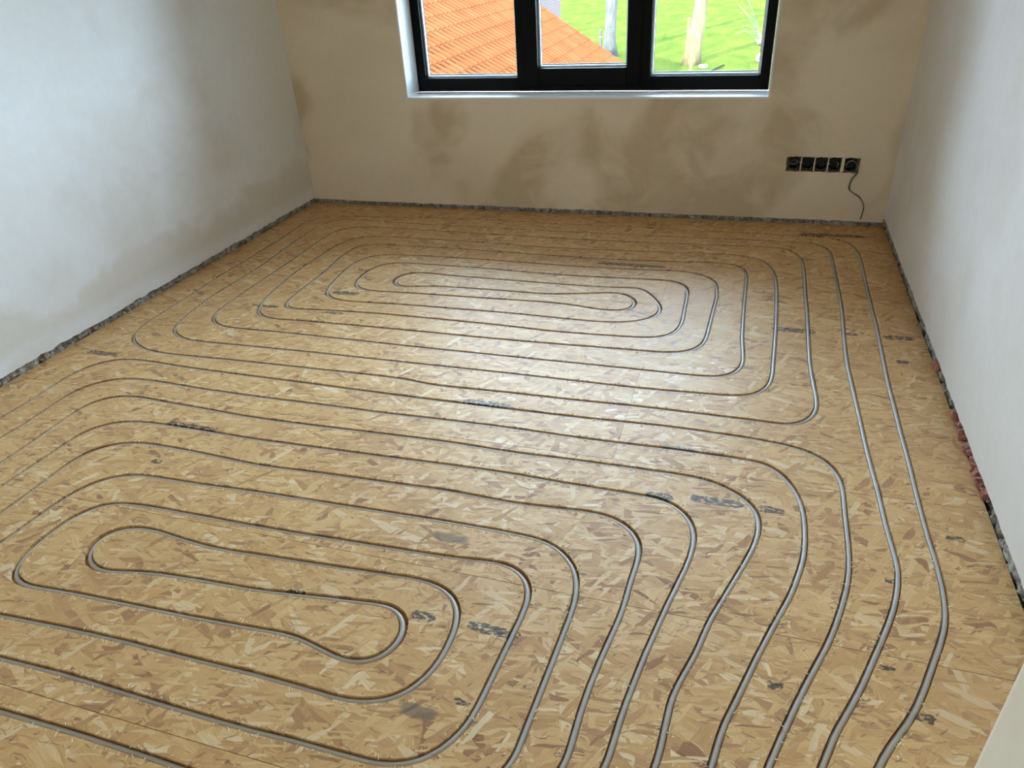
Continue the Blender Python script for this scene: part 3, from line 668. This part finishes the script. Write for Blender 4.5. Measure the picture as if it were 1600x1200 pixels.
bm = bmesh.new()
plaster_bm(bm, pl, Ly, 0.040, 0.009, 1.0)
bm_box(bm, XL - 0.25, XL - 0.0199, YF - 0.2, YB + 0.3, 0.07, ZC + 0.2)
bm_box(bm, XL - 0.25, XL - 0.055, YF - 0.2, YB + 0.3, -0.2, 0.07)
wall_left = tag(from_bm('wall_left', bm, M['plaster_left']), 'left wall, bare plaster washed with blue daylight', None, None, 'structure')
foot('mortar_foot', pl, Ly, wall_left, 2.0)

bm = bmesh.new()
plaster_bm(bm, pr, Ly, 0.058, 0.009, 6.0)
bm_box(bm, XR + 0.0199, XR + 0.25, YF - 0.2, YB + 0.3, 0.085, ZC + 0.2)
bm_box(bm, XR + 0.055, XR + 0.25, YF - 0.2, YB + 0.3, -0.2, 0.085)
wall_right = tag(from_bm('wall_right', bm, M['plaster_right']), 'right wall of pale smooth plaster', None, None, 'structure')
foot('mortar_foot', pr, Ly, wall_right, 31.0, broken=(2.12 - YF, 2.72 - YF))

# the window opening and the socket recess in the far wall
WX0, WX1, WZ0, WZ1 = -2.280, 0.060, 0.766, 2.460
bm = bmesh.new()
plaster_bm(bm, pb, XR - XL, 0.031, 0.006, 12.0)
wall_back = from_bm('wall_back', bm, M['plaster_back'])
bm = bmesh.new()
bm_box(bm, XL - 0.25, XR + 0.25, YB + 0.0199, YB + 0.32, 0.06, ZC + 0.2)
bm_box(bm, XL - 0.25, XR + 0.25, YB + 0.055, YB + 0.32, -0.2, 0.059)
body = from_bm('wall_body', bm, M['plaster_back'])
bm = bmesh.new()
bm_box(bm, WX0 - 0.012, WX1 + 0.012, YB - 0.1, YB + 0.6, WZ0 - 0.012, WZ1 + 0.012)
cw = from_bm('cut_window', bm, M['white'])
rng = random.Random(3)
bm = bmesh.new()
edge = []
SX0, SX1, SZ0, SZ1 = 0.216, 0.630, 0.331, 0.420
for k in range(40):
    edge.append((SX0 + (SX1 - SX0) * k / 40, SZ0 + rng.uniform(-0.003, 0.002) - 0.004 * k / 40))
for k in range(8):
    edge.append((SX1 + rng.uniform(-0.003, 0.002), SZ0 - 0.004 + (SZ1 - SZ0) * k / 8))
for k in range(40):
    edge.append((SX1 - (SX1 - SX0) * k / 40, SZ1 - 0.004 + 0.004 * k / 40 + rng.uniform(-0.003, 0.003)))
for k in range(8):
    edge.append((SX0 + rng.uniform(-0.003, 0.003), SZ1 - (SZ1 - SZ0) * k / 8))
fa = [bm.verts.new((x, YB - 0.05, z)) for x, z in edge]
fb = [bm.verts.new((x, YB + 0.066, z)) for x, z in edge]
bm.faces.new(fa)
bm.faces.new(fb[::-1])
for k in range(len(edge)):
    bm.faces.new((fa[k], fb[k], fb[(k + 1) % len(edge)], fa[(k + 1) % len(edge)]))
cs = from_bm('cut_socket', bm, M['socket'])
cut(wall_back, [cw, cs])
cut(body, [cw, cs])
bm = bmesh.new()
bm.from_mesh(wall_back.data)
bm.from_mesh(body.data)
bm.to_mesh(wall_back.data)
bm.free()
wall_back.data.materials.clear()
wall_back.data.materials.append(M['plaster_back'])
for o in (cw, cs, body):
    drop(o)
tag(wall_back, 'far wall of damp blotchy plaster tinted brown for floor bounce around the window', None, None, 'structure')
foot('mortar_foot', pb, XR - XL, wall_back, 57.0)

wall_front = tag(box('wall_front', XL - 0.25, XR + 0.25, YF - 0.2, YF, -0.2, ZC + 0.2, M['plaster_near']), 'wall behind the camera', None, None, 'structure')
ceiling = tag(box('ceiling', XL - 0.25, XR + 0.25, YF - 0.2, YB + 0.4, ZC, ZC + 0.2, M['ceiling']), 'plastered ceiling above the frame', None, None, 'structure')

# corner of the doorway wall beside the camera, with a rounded plaster edge
bm = bmesh.new()
cx, cy, rb = 0.392, 0.758, 0.022
prof = [(XR + 0.02, cy), ]
for k in range(7):
    a = math.pi / 2 + (math.pi / 2) * k / 6
    prof.append((cx + rb + rb * math.cos(a), cy - rb + rb * math.sin(a)))
prof += [(cx, YF - 0.05), (XR + 0.02, YF - 0.05)]
lo = [bm.verts.new((x, y, 0.002)) for x, y in prof]
hi = [bm.verts.new((x, y, ZC)) for x, y in prof]
bm.faces.new(lo)
bm.faces.new(hi[::-1])
for k in range(len(prof)):
    bm.faces.new((lo[k], hi[k], hi[(k + 1) % len(prof)], lo[(k + 1) % len(prof)]))
tag(from_bm('wall_doorway', bm, M['plaster_near']), 'cream plaster corner of the doorway at the lower right edge', None, None, 'structure')

# red bricks that show where the right wall's plaster foot has broken away
rng = random.Random(11)


def lump(name, sx, sy, sz, mat, parent, loc, rot, rr, sub=2, amp=0.22):
    bm = bmesh.new()
    bmesh.ops.create_cube(bm, size=1.0)
    bmesh.ops.subdivide_edges(bm, edges=bm.edges[:], cuts=sub, use_grid_fill=True)
    s = rr.uniform(0, 90)
    for v in bm.verts:
        d = v.co.normalized() * 0.12
        v.co = v.co * 0.88 + d
        v.co += Vector((mnoise.noise(v.co * 3 + Vector((s, 0, 0))), mnoise.noise(v.co * 3 + Vector((0, s, 0))), mnoise.noise(v.co * 3 + Vector((0, 0, s))))) * amp
        v.co = Vector((v.co.x * sx, v.co.y * sy, v.co.z * sz))
    o = from_bm(name, bm, mat, parent)
    o.location = loc
    o.rotation_euler = rot
    return o


for k in range(15):
    y = 2.16 + k * 0.036 + rng.uniform(-0.008, 0.008)
    lump('brick', 0.026, rng.uniform(0.018, 0.040), rng.uniform(0.014, 0.032), M['brick_red'], wall_right,
         (XR + rng.uniform(0.013, 0.022), y, rng.uniform(0.004, 0.022)), (rng.uniform(-.5, .5), rng.uniform(-.3, .3), rng.uniform(-.4, .4)), rng)
for y in (3.02, 2.985):
    lump('brick', 0.026, 0.03, 0.03, M['brick_red'], wall_right, (XR + 0.016, y, 0.016), (.3, .1, .2), rng)
for wall, pf, ln, cnt, amp in ((wall_left, pl, Ly, 170, 1.0), (wall_back, pb, XR - XL, 90, 0.7), (wall_right, pr, Ly, 60, 0.7)):
    bm = bmesh.new()
    for k in range(cnt):
        t = rng.uniform(0.6 if wall is not wall_back else 0.05, ln - 0.05)
        c = Vector(pf(t, rng.uniform(0.010, 0.018), rng.uniform(0.0, 0.034)))
        mt = Matrix.Translation(c) @ Matrix.Rotation(rng.uniform(0, 6), 4, 'X') @ Matrix.Rotation(rng.uniform(0, 6), 4, 'Z')
        r_ = bmesh.ops.create_icosphere(bm, subdivisions=1, radius=rng.uniform(0.006, 0.015) * amp)
        for v in r_['verts']:
            v.co = mt @ Vector((v.co.x * rng.uniform(.8, 1.3), v.co.y * rng.uniform(.6, 1.1), v.co.z * rng.uniform(.5, 1.0)))
    o = from_bm('mortar_crumbs', bm, M['masonry'], wall)
    o['kind'] = 'stuff'

# ------------------------------------------------------------------ window
win = tag(empty('window_1', (-1.11, 4.99, 0.766)), 'black framed three-part window in the far wall', None, None, 'structure')


def wpart(name, x0, x1, y0, y1, z0, z1, mat, bevel=0.0, parent=win):
    o = box(name, x0, x1, y0, y1, z0, z1, mat, None, bevel)
    loc = Vector(((x0 + x1) / 2, (y0 + y1) / 2, (z0 + z1) / 2))
    o.data.transform(Matrix.Translation(-loc))
    o.parent = parent
    base = win.location if parent is win else win.location + parent.location
    o.location = loc - base
    return o


FY = 4.990
wpart('window_lining', WX0 - 0.0118, WX0, YB - 0.002, FY + 0.02, WZ0 - 0.0118, WZ1 + 0.0118, M['white'], 0.0015)
wpart('window_lining', WX1, WX1 + 0.0118, YB - 0.002, FY + 0.02, WZ0 - 0.0118, WZ1 + 0.0118, M['white'], 0.0015)
wpart('window_lining', WX0, WX1, YB - 0.002, FY + 0.02, WZ1, WZ1 + 0.0118, M['white'], 0.0015)
wpart('window_sill', WX0, WX1, YB - 0.002, FY + 0.02, WZ0 - 0.0118, WZ0, M['white'], 0.0015)
D = FY + 0.075
FT = 2.455
wpart('frame_stile', WX0 + 0.001, -2.218, FY, D, WZ0 + 0.004, FT, M['black_frame'], 0.003)
wpart('frame_stile', 0.004, WX1 - 0.001, FY, D, WZ0 + 0.004, FT, M['black_frame'], 0.003)
wpart('frame_mullion', -1.550, -1.458, FY, D, WZ0 + 0.004, FT, M['black_frame'], 0.003)
wpart('frame_mullion', -0.762, -0.666, FY, D, WZ0 + 0.004, FT, M['black_frame'], 0.003)
for (a, b) in ((-2.218, -1.550), (-1.458, -0.762), (-0.666, 0.004)):
    wpart('frame_rail', a, b, FY, D, WZ0 + 0.004, 0.856, M['black_frame'], 0.003)
    wpart('frame_rail', a, b, FY, D, FT - 0.085, FT, M['black_frame'], 0.003)
sash = wpart('sash', -1.490, -1.403, FY - 0.016, FY + 0.06, 0.808, FT - 0.03, M['black_frame'], 0.004)
sash['label'] = 'opening middle sash standing proud of the frame'
wpart('sash_stile', -0.815, -0.728, FY - 0.016, FY + 0.06, 0.808, FT - 0.03, M['black_frame'], 0.004, sash)
wpart('sash_rail', -1.403, -0.815, FY - 0.016, FY + 0.06, 0.808, 0.912, M['black_frame'], 0.003, sash)
wpart('sash_rail', -1.403, -0.815, FY - 0.016, FY + 0.06, FT - 0.13, FT - 0.03, M['black_frame'], 0.003, sash)
for (a, b, z0, z1) in ((-2.218, -1.550, 0.856, FT - 0.085), (-1.403, -0.815, 0.912, FT - 0.13), (-0.666, 0.004, 0.856, FT - 0.085)):
    y = FY + 0.030
    pane = wpart('pane', a - 0.004, b + 0.004, y, y + 0.004, z0 - 0.004, z1 + 0.004, M['glass'])
    for (u0, u1, w0, w1) in ((a, b, z0, z0 + 0.013), (a, b, z1 - 0.013, z1), (a, a + 0.013, z0 + 0.013, z1 - 0.013), (b - 0.013, b, z0 + 0.013, z1 - 0.013)):
        wpart('glazing_spacer', u0, u1, y + 0.005, y + 0.021, w0, w1, M['spacer'], 0.0, pane)
    for (u0, u1, w0, w1) in ((a, b, z0, z0 + 0.020), (a, a + 0.016, z0 + 0.02, z1), (b - 0.016, b, z0 + 0.02, z1)):
        wpart('gasket', u0, u1, y + 0.0215, y + 0.030, w0, w1, M['gasket'], 0.0, pane)
wpart('drain_cap', -1.30, -0.95, FY - 0.004, FY + 0.002, 0.790, 0.7945, M['gasket'])

# ------------------------------------------------------------------ heating pipes


def pipe(name, P, label):
    pts = []
    for i, p in enumerate(P):
        pts.append((p.x, p.y, -SINK - PIPE_R + 0.0006 * math.sin(i * 0.21)))
    o = tube_obj(name, pts, PIPE_R, M['pipe'], None, 12)
    return tag(o, label, 'pipe', 'underfloor heating pipes laid in spirals')


pipe('heating_pipe', RUNS[0], 'grey heating pipe spiralling in the floor half nearer the window')
pipe('heating_pipe', RUNS[1], 'grey heating pipe spiralling in the floor half nearer the camera')

# crumbs and shavings of wood left along the routed edges
rng = random.Random(21)
vs, fs = [], []
for fr in FRAMES:
    dist = 0.0
    for i in range(1, len(fr)):
        p0, p1 = fr[i - 1][0], fr[i][0]
        L = (p1 - p0).length
        dist += L
        if p0.y < 0.4:
            continue
        dens = 90 + 300 * max(0.0, mnoise.noise(Vector((p0.x * 4, p0.y * 4, 3.0))) + 0.15)
        cnt = int(L * dens + rng.random())
        for _ in range(cnt):
            t = rng.random()
            c = p0.lerp(p1, t)
            side = 1 if rng.random() < 0.5 else -1
            offd = GROOVE_HW + 0.001 + abs(rng.gauss(0, 0.005)) + (0.006 if abs(fr[i][3]) > 4 else 0)
            c = c + fr[i][2] * side * offd
            s = rng.uniform(0.0014, 0.0042)
            ang = rng.uniform(0, 6.28)
            ln = s * rng.uniform(1, 2.6)
            u = Vector((math.cos(ang), math.sin(ang), 0)) * ln
            w = Vector((-math.sin(ang), math.cos(ang), 0)) * s * 0.5
            b = Vector((c.x, c.y, 0.0))
            n = len(vs)
            vs += [b - u + w * 0.6, b - u * 0.8 - w, b + u * rng.uniform(.6, 1), b + Vector((0, 0, s * rng.uniform(0.3, 0.9)))]
            fs += [(n, n + 1, n + 3), (n + 1, n + 2, n + 3), (n + 2, n, n + 3), (n, n + 2, n + 1)]
shv = from_data('wood_shavings', vs, fs, M['shaving'])
tag(shv, 'pale wood crumbs and shavings left along the routed grooves', 'wood shavings', None, 'stuff')

# ------------------------------------------------------------------ row of socket boxes and the loose cable


def socket_box(x, z, label, extra):
    t = empty('socket_box', (x, YB + 0.064, z))
    tag(t, label, 'socket box', 'row of five empty socket boxes')
    bm = bmesh.new()
    n, R, dep = 24, 0.0325, 0.050
    hw, hh = 0.0345, 0.036
    # cup with a square flange: outer square, inner circle, inside wall and bottom
    sq, ci, bo = [], [], []
    for k in range(n):
        a = 2 * math.pi * k / n
        c, s = math.cos(a), math.sin(a)
        q = 1 / max(abs(c) / hw, abs(s) / hh)
        sq.append(bm.verts.new((c * q, -dep - 0.002, s * q)))
        ci.append(bm.verts.new((c * R, -dep, s * R)))
        bo.append(bm.verts.new((c * R * 0.95, -0.004, s * R * 0.95)))
    for k in range(n):
        j = (k + 1) % n
        bm.faces.new((sq[k], sq[j], ci[j], ci[k]))
        bm.faces.new((ci[k], ci[j], bo[j], bo[k]))
    bm.faces.new(bo)
    from_bm('cup', bm, M['socket'], t)
    for s in (-1, 1):
        o = tube_obj('screw', [(s * 0.030, -dep - 0.0045, 0.004), (s * 0.030, -dep + 0.006, 0.004)], 0.0024, M['screw'], t, 8)
    for pts, r, m, nm in extra:
        tube_obj(nm, pts, r, m, t, 6)
    return t


def curl(cx, cy, cz, r, turns, seed):
    rr = random.Random(seed)
    return [(cx + r * math.cos(6.28 * turns * k / 18 + seed) * rr.uniform(.85, 1.1), cy - 0.012 * k / 18, cz + r * 0.7 * math.sin(6.28 * turns * k / 18 + seed)) for k in range(19)]


SC = [(0.262, 0.3785), (0.339, 0.3770), (0.416, 0.3755), (0.493, 0.3740), (0.581, 0.3720)]
socket_box(*SC[0], 'socket box at the left end with curled grey wires', [(curl(0.002, -0.035, 0.004, 0.018, 1.3, 1), 0.0017, M['wire'], 'wire'), ([(-0.042, -0.066, 0.002), (-0.02, -0.064, -0.004), (0.0, -0.060, -0.003), (0.014, -0.052, 0.010), (0.026, -0.05, 0.014)], 0.0017, M['wire'], 'wire')])
socket_box(*SC[1], 'bare black socket box, second from the left', [])
socket_box(*SC[2], 'black socket box in the middle of the five', [(curl(0.008, -0.030, -0.004, 0.010, 0.8, 4), 0.0013, M['wire'], 'wire')])
socket_box(*SC[3], 'black socket box with a pale clip, second from the right', [([(0.012, -0.045, 0.014), (0.018, -0.047, 0.006), (0.020, -0.046, -0.006), (0.016, -0.044, -0.018)], 0.0030, M['wire'], 'clip')])
socket_box(*SC[4], 'socket box at the right end with a cable looping out', [])
# plaster webs between the boxes
for k in range(4):
    xm = (SC[k][0] + SC[k + 1][0]) / 2
    w = 0.0032 if k < 3 else 0.0085
    o = lump('plaster_web', w * 2, 0.03, 0.082, M['plaster_back'], wall_back, (xm, YB + 0.026, 0.3745), (0, 0, 0), rng, 3, 0.10)
cb = [(0.561,0.353),(0.558,0.382),(0.570,0.401),(0.591,0.406),(0.613,0.386),(0.623,0.359),(0.620,0.326),(0.602,0.301),(0.593,0.267),(0.594,0.235),(0.619,0.211),(0.659,0.188),(0.685,0.155),(0.696,0.127),(0.697,0.089),(0.691,0.048)]
dep = [0.03, 0.015, 0.0, -0.012, -0.016, -0.014] + [-0.006] * 10


def catmull(P, n):
    out = []
    Q = [Vector(p) for p in P]
    Q = [Q[0] * 2 - Q[1]] + Q + [Q[-1] * 2 - Q[-2]]
    for i in range(1, len(Q) - 2):
        for k in range(n):
            t = k / n
            a, b, c, d = Q[i - 1], Q[i], Q[i + 1], Q[i + 2]
            out.append(0.5 * ((2 * b) + (c - a) * t + (2 * a - 5 * b + 4 * c - d) * t * t + (3 * b - a - 3 * c + d) * t ** 3))
    out.append(Q[-2])
    return out


cable = empty('loose_cable', (0.62, YB, 0.2))
tag(cable, 'thin dark cable hanging from the right socket box down the wall', 'cable')
P = [(x - 0.62, d, z - 0.2) for (x, z), d in zip(cb, dep)]
tube_obj('strand', catmull(P, 5), 0.0030, M['cable'], cable, 8)
P2 = [(x - 0.62 + (0.006 if 5 < i < 11 else 0.002), d - 0.003, z - 0.2 - 0.004) for i, ((x, z), d) in enumerate(zip(cb[:14], dep))]
tube_obj('strand', catmull(P2, 5), 0.0020, M['wire'], cable, 6)

# ------------------------------------------------------------------ outdoors: meadow
bm = bmesh.new()
n = 60
gv = [[bm.verts.new((-60 + 120 * i / n, 5.3 + 150 * (j / n) ** 1.6, GROUND + (0.10 * mnoise.noise(Vector((i * .45, j * .45, 0))) if j > 4 else 0))) for j in range(n + 1)] for i in range(n + 1)]
for i in range(n):
    for j in range(n):
        bm.faces.new((gv[i][j], gv[i + 1][j], gv[i + 1][j + 1], gv[i][j + 1]))
gr = from_bm('meadow', bm, M['grass'], None, True)
tag(gr, 'sunlit green meadow seen beyond the window', 'grass', None, 'stuff')

# ------------------------------------------------------------------ annex with a tiled roof
EX, VY, EZ, SL = -3.08, 18.0, -0.79, 0.637
sl = math.hypot(1, SL)
annex = empty('annex_building', (-7.0, 13.0, GROUND))
tag(annex, 'low brick annex with an orange tiled roof outside the window', 'building')
A0 = Vector(annex.location)
bm = bmesh.new()
RX = -7.6
prof = [(EX - 0.35, GROUND), (EX - 0.35, EZ + 0.10), (RX, EZ + (EX - RX) * SL - 0.12), (2 * RX - EX + 0.35, EZ + 0.10), (2 * RX - EX + 0.35, GROUND)]
a = [bm.verts.new(Vector((x, 6.2, z)) - A0) for x, z in prof]
b = [bm.verts.new(Vector((x, VY - 0.1, z)) - A0) for x, z in prof]
bm.faces.new(a)
bm.faces.new(b[::-1])
for k in range(5):
    bm.faces.new((a[k], b[k], b[(k + 1) % 5], a[(k + 1) % 5]))
from_bm('wall', bm, M['brick'], annex)
# roof deck under the tiles, both slopes
bm = bmesh.new()
for sgn in (1, -1):
    q = []
    for (x, z) in ((EX, EZ), (RX, EZ + (EX - RX) * SL)):
        xx = x if sgn == 1 else 2 * RX - x
        q.append((xx, z))
    vv = [bm.verts.new(Vector((q[i][0], y, q[i][1] - 0.03 + dz)) - A0) for dz in (0, -0.06) for i, y in ((0, 6.0), (1, 6.0), (1, VY), (0, VY))]
    for f in ((0, 1, 2, 3), (7, 6, 5, 4), (0, 4, 5, 1), (1, 5, 6, 2), (2, 6, 7, 3), (3, 7, 4, 0)):
        bm.faces.new([vv[k] for k in f])
roof = from_bm('roof', bm, M['tile'], annex)

# one interlocking tile: u across (along the eave), v down the slope
TW, TL, GAUGE = 0.205, 0.345, 0.300
prof = [(0.0, -0.01), (0.03, 0.045), (0.16, 0.066), (0.30, 0.058), (0.42, 0.020), (0.52, 0.010), (0.86, 0.014), (0.90, -0.02), (1.0, -0.02)]
nv = len(prof)
tv, tf = [], []
for v, lift in ((0.0, 0.004), (1.0, 0.026)):
    for u, h in prof:
        tv.append((v * TL, (u - 0.5) * TW, h + lift))
for u, h in prof:
    tv.append((TL, (u - 0.5) * TW, h + 0.004))
for i in range(nv - 1):
    tf.append((i, nv + i, nv + i + 1, i + 1))
    tf.append((nv + i, 2 * nv + i, 2 * nv + i + 1, nv + i + 1))
tile_me = bpy.data.meshes.new('roof_tile')
tile_me.from_pydata(tv, [], tf)
tile_me.materials.append(M['tile'])
for f in tile_me.polygons:
    f.use_smooth = False
down = Vector((1, 0, -SL)).normalized()
nrm = Vector((SL, 0, 1)).normalized()
Rm = Matrix((down, Vector((0, 1, 0)), nrm)).transposed().to_4x4()
spots = []
rows = int((EX - RX) * sl / GAUGE)
cols_ = int((VY - 6.6) / TW)
camp = Vector((0, 0, 1.6))
for r in range(rows):
    for c in range(cols_):
        v0 = r * GAUGE + TL - 0.03
        top = Vector((EX, VY - TW / 2 - c * TW, EZ)) - down * v0
        m = Matrix.Translation(top) @ Rm
        d = top - camp
        rx, rz = d.x / d.y, d.z / d.y
        seen = -0.455 < rx < -0.16 and -0.165 < rz < -0.045
        spots.append((0 if seen else 1, d.length, m))
spots.sort(key=lambda s: (s[0], s[1]))
inv = Matrix.Translation(-A0)
for k, (_, _, m) in enumerate(spots[:300]):
    o = bpy.data.objects.new('roof_tile', tile_me)
    col.objects.link(o)
    o.parent = roof
    o.matrix_local = inv @ m
vs, fs = [], []
for (_, _, m) in spots[300:]:
    n0 = len(vs)
    mm = inv @ m
    vs += [mm @ Vector(p) for p in tv]
    fs += [tuple(n0 + i for i in f) for f in tf]
o = from_data('tile_field', vs, fs, M['tile'], roof)
o['kind'] = 'stuff'
# gutter along the eave with its white end
gp = []
ga, gb = [], []
bm = bmesh.new()
for k in range(9):
    a = math.pi * k / 8
    ga.append(bm.verts.new(Vector((EX + 0.05 - 0.07 * math.cos(a), 6.0, EZ - 0.03 - 0.07 * math.sin(a))) - A0))
    gb.append(bm.verts.new(Vector((EX + 0.05 - 0.07 * math.cos(a), VY + 0.06, EZ - 0.03 - 0.07 * math.sin(a))) - A0))
for k in range(8):
    bm.faces.new((ga[k], gb[k], gb[k + 1], ga[k + 1]))
bm.faces.new(gb)
gut = from_bm('gutter', bm, M['gutter'], annex)
sol = gut.modifiers.new('thickness', 'SOLIDIFY')
sol.thickness = 0.008
box('barge_end', EX - 0.10 - A0.x, EX + 0.16 - A0.x, VY - 0.04 - A0.y, VY + 0.10 - A0.y, EZ - 0.10 - A0.z, EZ - 0.005 - A0.z, M['gutter'], annex)

# brick house behind the annex
house = empty('brick_house', (-9.92, 22.2, GROUND))
tag(house, 'pinkish grey brick house behind the orange roof', 'building')
bm = bmesh.new()
HW, HD = 3.42, 3.9
prof = [(-HW, 0), (-HW, 5.0), (0, 7.0), (HW, 5.0), (HW, 0)]
a = [bm.verts.new((x, -HD, z)) for x, z in prof]
b = [bm.verts.new((x, HD, z)) for x, z in prof]
bm.faces.new(a)
bm.faces.new(b[::-1])
for k in range(5):
    bm.faces.new((a[k], b[k], b[(k + 1) % 5], a[(k + 1) % 5]))
from_bm('wall', bm, M['brick'], house)
bm = bmesh.new()
for s in (-1, 1):
    q = [(0, 7.12), (s * (HW + 0.3), 4.93), (s * (HW + 0.3), 4.81), (0, 6.98)]
    va = [bm.verts.new((x, -HD - 0.2, z)) for x, z in q]
    vb = [bm.verts.new((x, HD + 0.2, z)) for x, z in q]
    bm.faces.new(va)
    bm.faces.new(vb[::-1])
    for k in range(4):
        bm.faces.new((va[k], vb[k], vb[(k + 1) % 4], va[(k + 1) % 4]))
from_bm('roof', bm, M['tile'], house)

# ------------------------------------------------------------------ trees, stakes, twigs


def tree(loc, lean, rad, height, mat, label, seed, branches=7, low=3.2):
    rr = random.Random(seed)
    t = empty('bare_tree', loc)
    tag(t, label, 'tree', 'bare trees standing in the meadow')
    pts, rs = [], []
    for k in range(13):
        f = k / 12
        pts.append((lean * height * f + 0.10 * mnoise.noise(Vector((f * 4, seed, 0))), 0.10 * mnoise.noise(Vector((f * 4, seed, 5))), -0.1 + height * f))
        rs.append(rad * (1.0 - 0.62 * f) * (1 + 0.5 * math.exp(-f * 16)) * (1 + 0.06 * mnoise.noise(Vector((f * 9, seed, 9)))))
    vs, fs = tube(pts, rs, 14)
    vs = [v + Vector((mnoise.noise(v * 1.7 + Vector((seed, 0, 0))), mnoise.noise(v * 1.7 + Vector((0, seed, 0))), 0)) * rad * 0.25 for v in vs]
    from_data('trunk', vs, fs, mat, t, True)
    for k in range(branches):
        f = low / height + (1 - low / height) * (k + rr.random()) / branches
        i = min(11, int(f * 12))
        p = Vector(pts[i])
        a = rr.uniform(0, 6.28)
        d = Vector((math.cos(a), math.sin(a), rr.uniform(0.5, 1.1))).normalized()
        L = rr.uniform(1.6, 3.0)
        bp = [p + d * L * s + Vector((0, 0, 0.25 * L * s * s)) + Vector((rr.uniform(-.1, .1), rr.uniform(-.1, .1), 0)) * s for s in (0, .25, .5, .75, 1)]
        tube_obj('branch', bp, [rs[i] * .45, rs[i] * .36, rs[i] * .27, rs[i] * .17, rs[i] * .06], mat, t, 7)
    return t


tree((-2.97, 35.5, GROUND), 0.11, 0.31, 9.5, M['bark_pale'], 'leaning bare tree with pale sunlit bark in the right pane', 4)
grey_tree = tree((-7.15, 38.5, GROUND), 0.018, 0.30, 10.0, M['bark_grey'], 'upright bare tree with grey bark in the middle pane', 9)


def stake(loc, h, w, lean, mat, label):
    t = empty('wooden_stake', loc)
    tag(t, label, 'stake', 'stakes in the meadow')
    bm = bmesh.new()
    bm_box(bm, -w / 2, w / 2, -w / 2, w / 2, -0.2, h)
    for v in bm.verts:
        if v.co.z > 0.1:
            v.co.x += lean * h
            v.co.z += 0.04 if v.co.y > 0 else 0
    bmesh.ops.bevel(bm, geom=bm.edges[:], offset=w * 0.12, segments=1, affect='EDGES')
    from_bm('shaft', bm, mat, t)
    box('tie', -w * .65, w * .65, -w * .65, w * .65, h * 0.7, h * 0.7 + 0.05, M['twig'], t).location.x = lean * h * 0.7
    return t


stake((-3.27, 36.2, GROUND), 1.75, 0.12, 0.03, M['stake'], 'tall wooden stake beside the pale leaning tree')
stake((-2.64, 31.7, GROUND), 1.10, 0.11, 0.0, M['stake'], 'short stake in front of the pale leaning tree')
stake((-7.75, 39.2, GROUND), 1.10, 0.12, 0.0, M['post'], 'grey post just left of the grey tree')

rr = random.Random(5)
bush = empty('fallen_branch', (-0.25, 41.5, GROUND))
tag(bush, 'bleached fallen branch with thin arching twigs on the grass', 'branch')
for k in range(9):
    a = rr.uniform(2.2, 4.2)
    L = rr.uniform(0.8, 1.9)
    e = Vector((-L * rr.uniform(.25, 0.8), rr.uniform(-.8, .6), rr.uniform(0.3, 2.3)))
    mid = e * 0.5 + Vector((0.0, 0, 0.35))
    tube_obj('twig', catmull([(rr.uniform(-.2, .4), rr.uniform(-.2, .2), 0.02), mid, e], 5), 0.011, M['twig'], bush, 5)
lump('stump', 0.45, 0.3, 0.2, M['twig'], bush, (0.25, 0.0, 0.15), (0, 0, .4), rr, 3, 0.3)
st = tube_obj('stick', [(0, 0, 0.05), (0.2, 0.9, 0.06), (0.5, 2.1, 0.05)], [0.05, 0.04, 0.025], M['dark_twig'], None, 7)
st.location = (-2.0, 32.6, GROUND)
tag(st, 'dark stick lying on the grass near the window bottom', 'stick')
for loc, s, lb in (((-2.35, 34.4, GROUND + .05), (0.30, 0.26, 0.12), 'pale stone at the foot of the leaning tree'), ((0.15, 35.5, GROUND + .08), (0.5, 0.7, 0.5), 'pale stone in the grass at the right pane edge')):
    o = lump('stone', *s, M['pale_stone'], None, loc, (0, 0, .3), rr, 3, 0.25)
    tag(o, lb, 'stone', 'pale stones in the meadow')
for k in range(6):
    z0 = 3.35 + 0.12 * k
    e = -1.3 - 0.25 * rr.random() * k
    tube_obj('branch', catmull([(0.1, -0.2, z0 + .1), (-0.5, -0.9, z0 - 0.05), (-1.0, -1.6, z0 - 0.28), (e - .5, -2.2, z0 - 0.62 - rr.uniform(0, .2))], 4), 0.012, M['dark_twig'], grey_tree, 5)
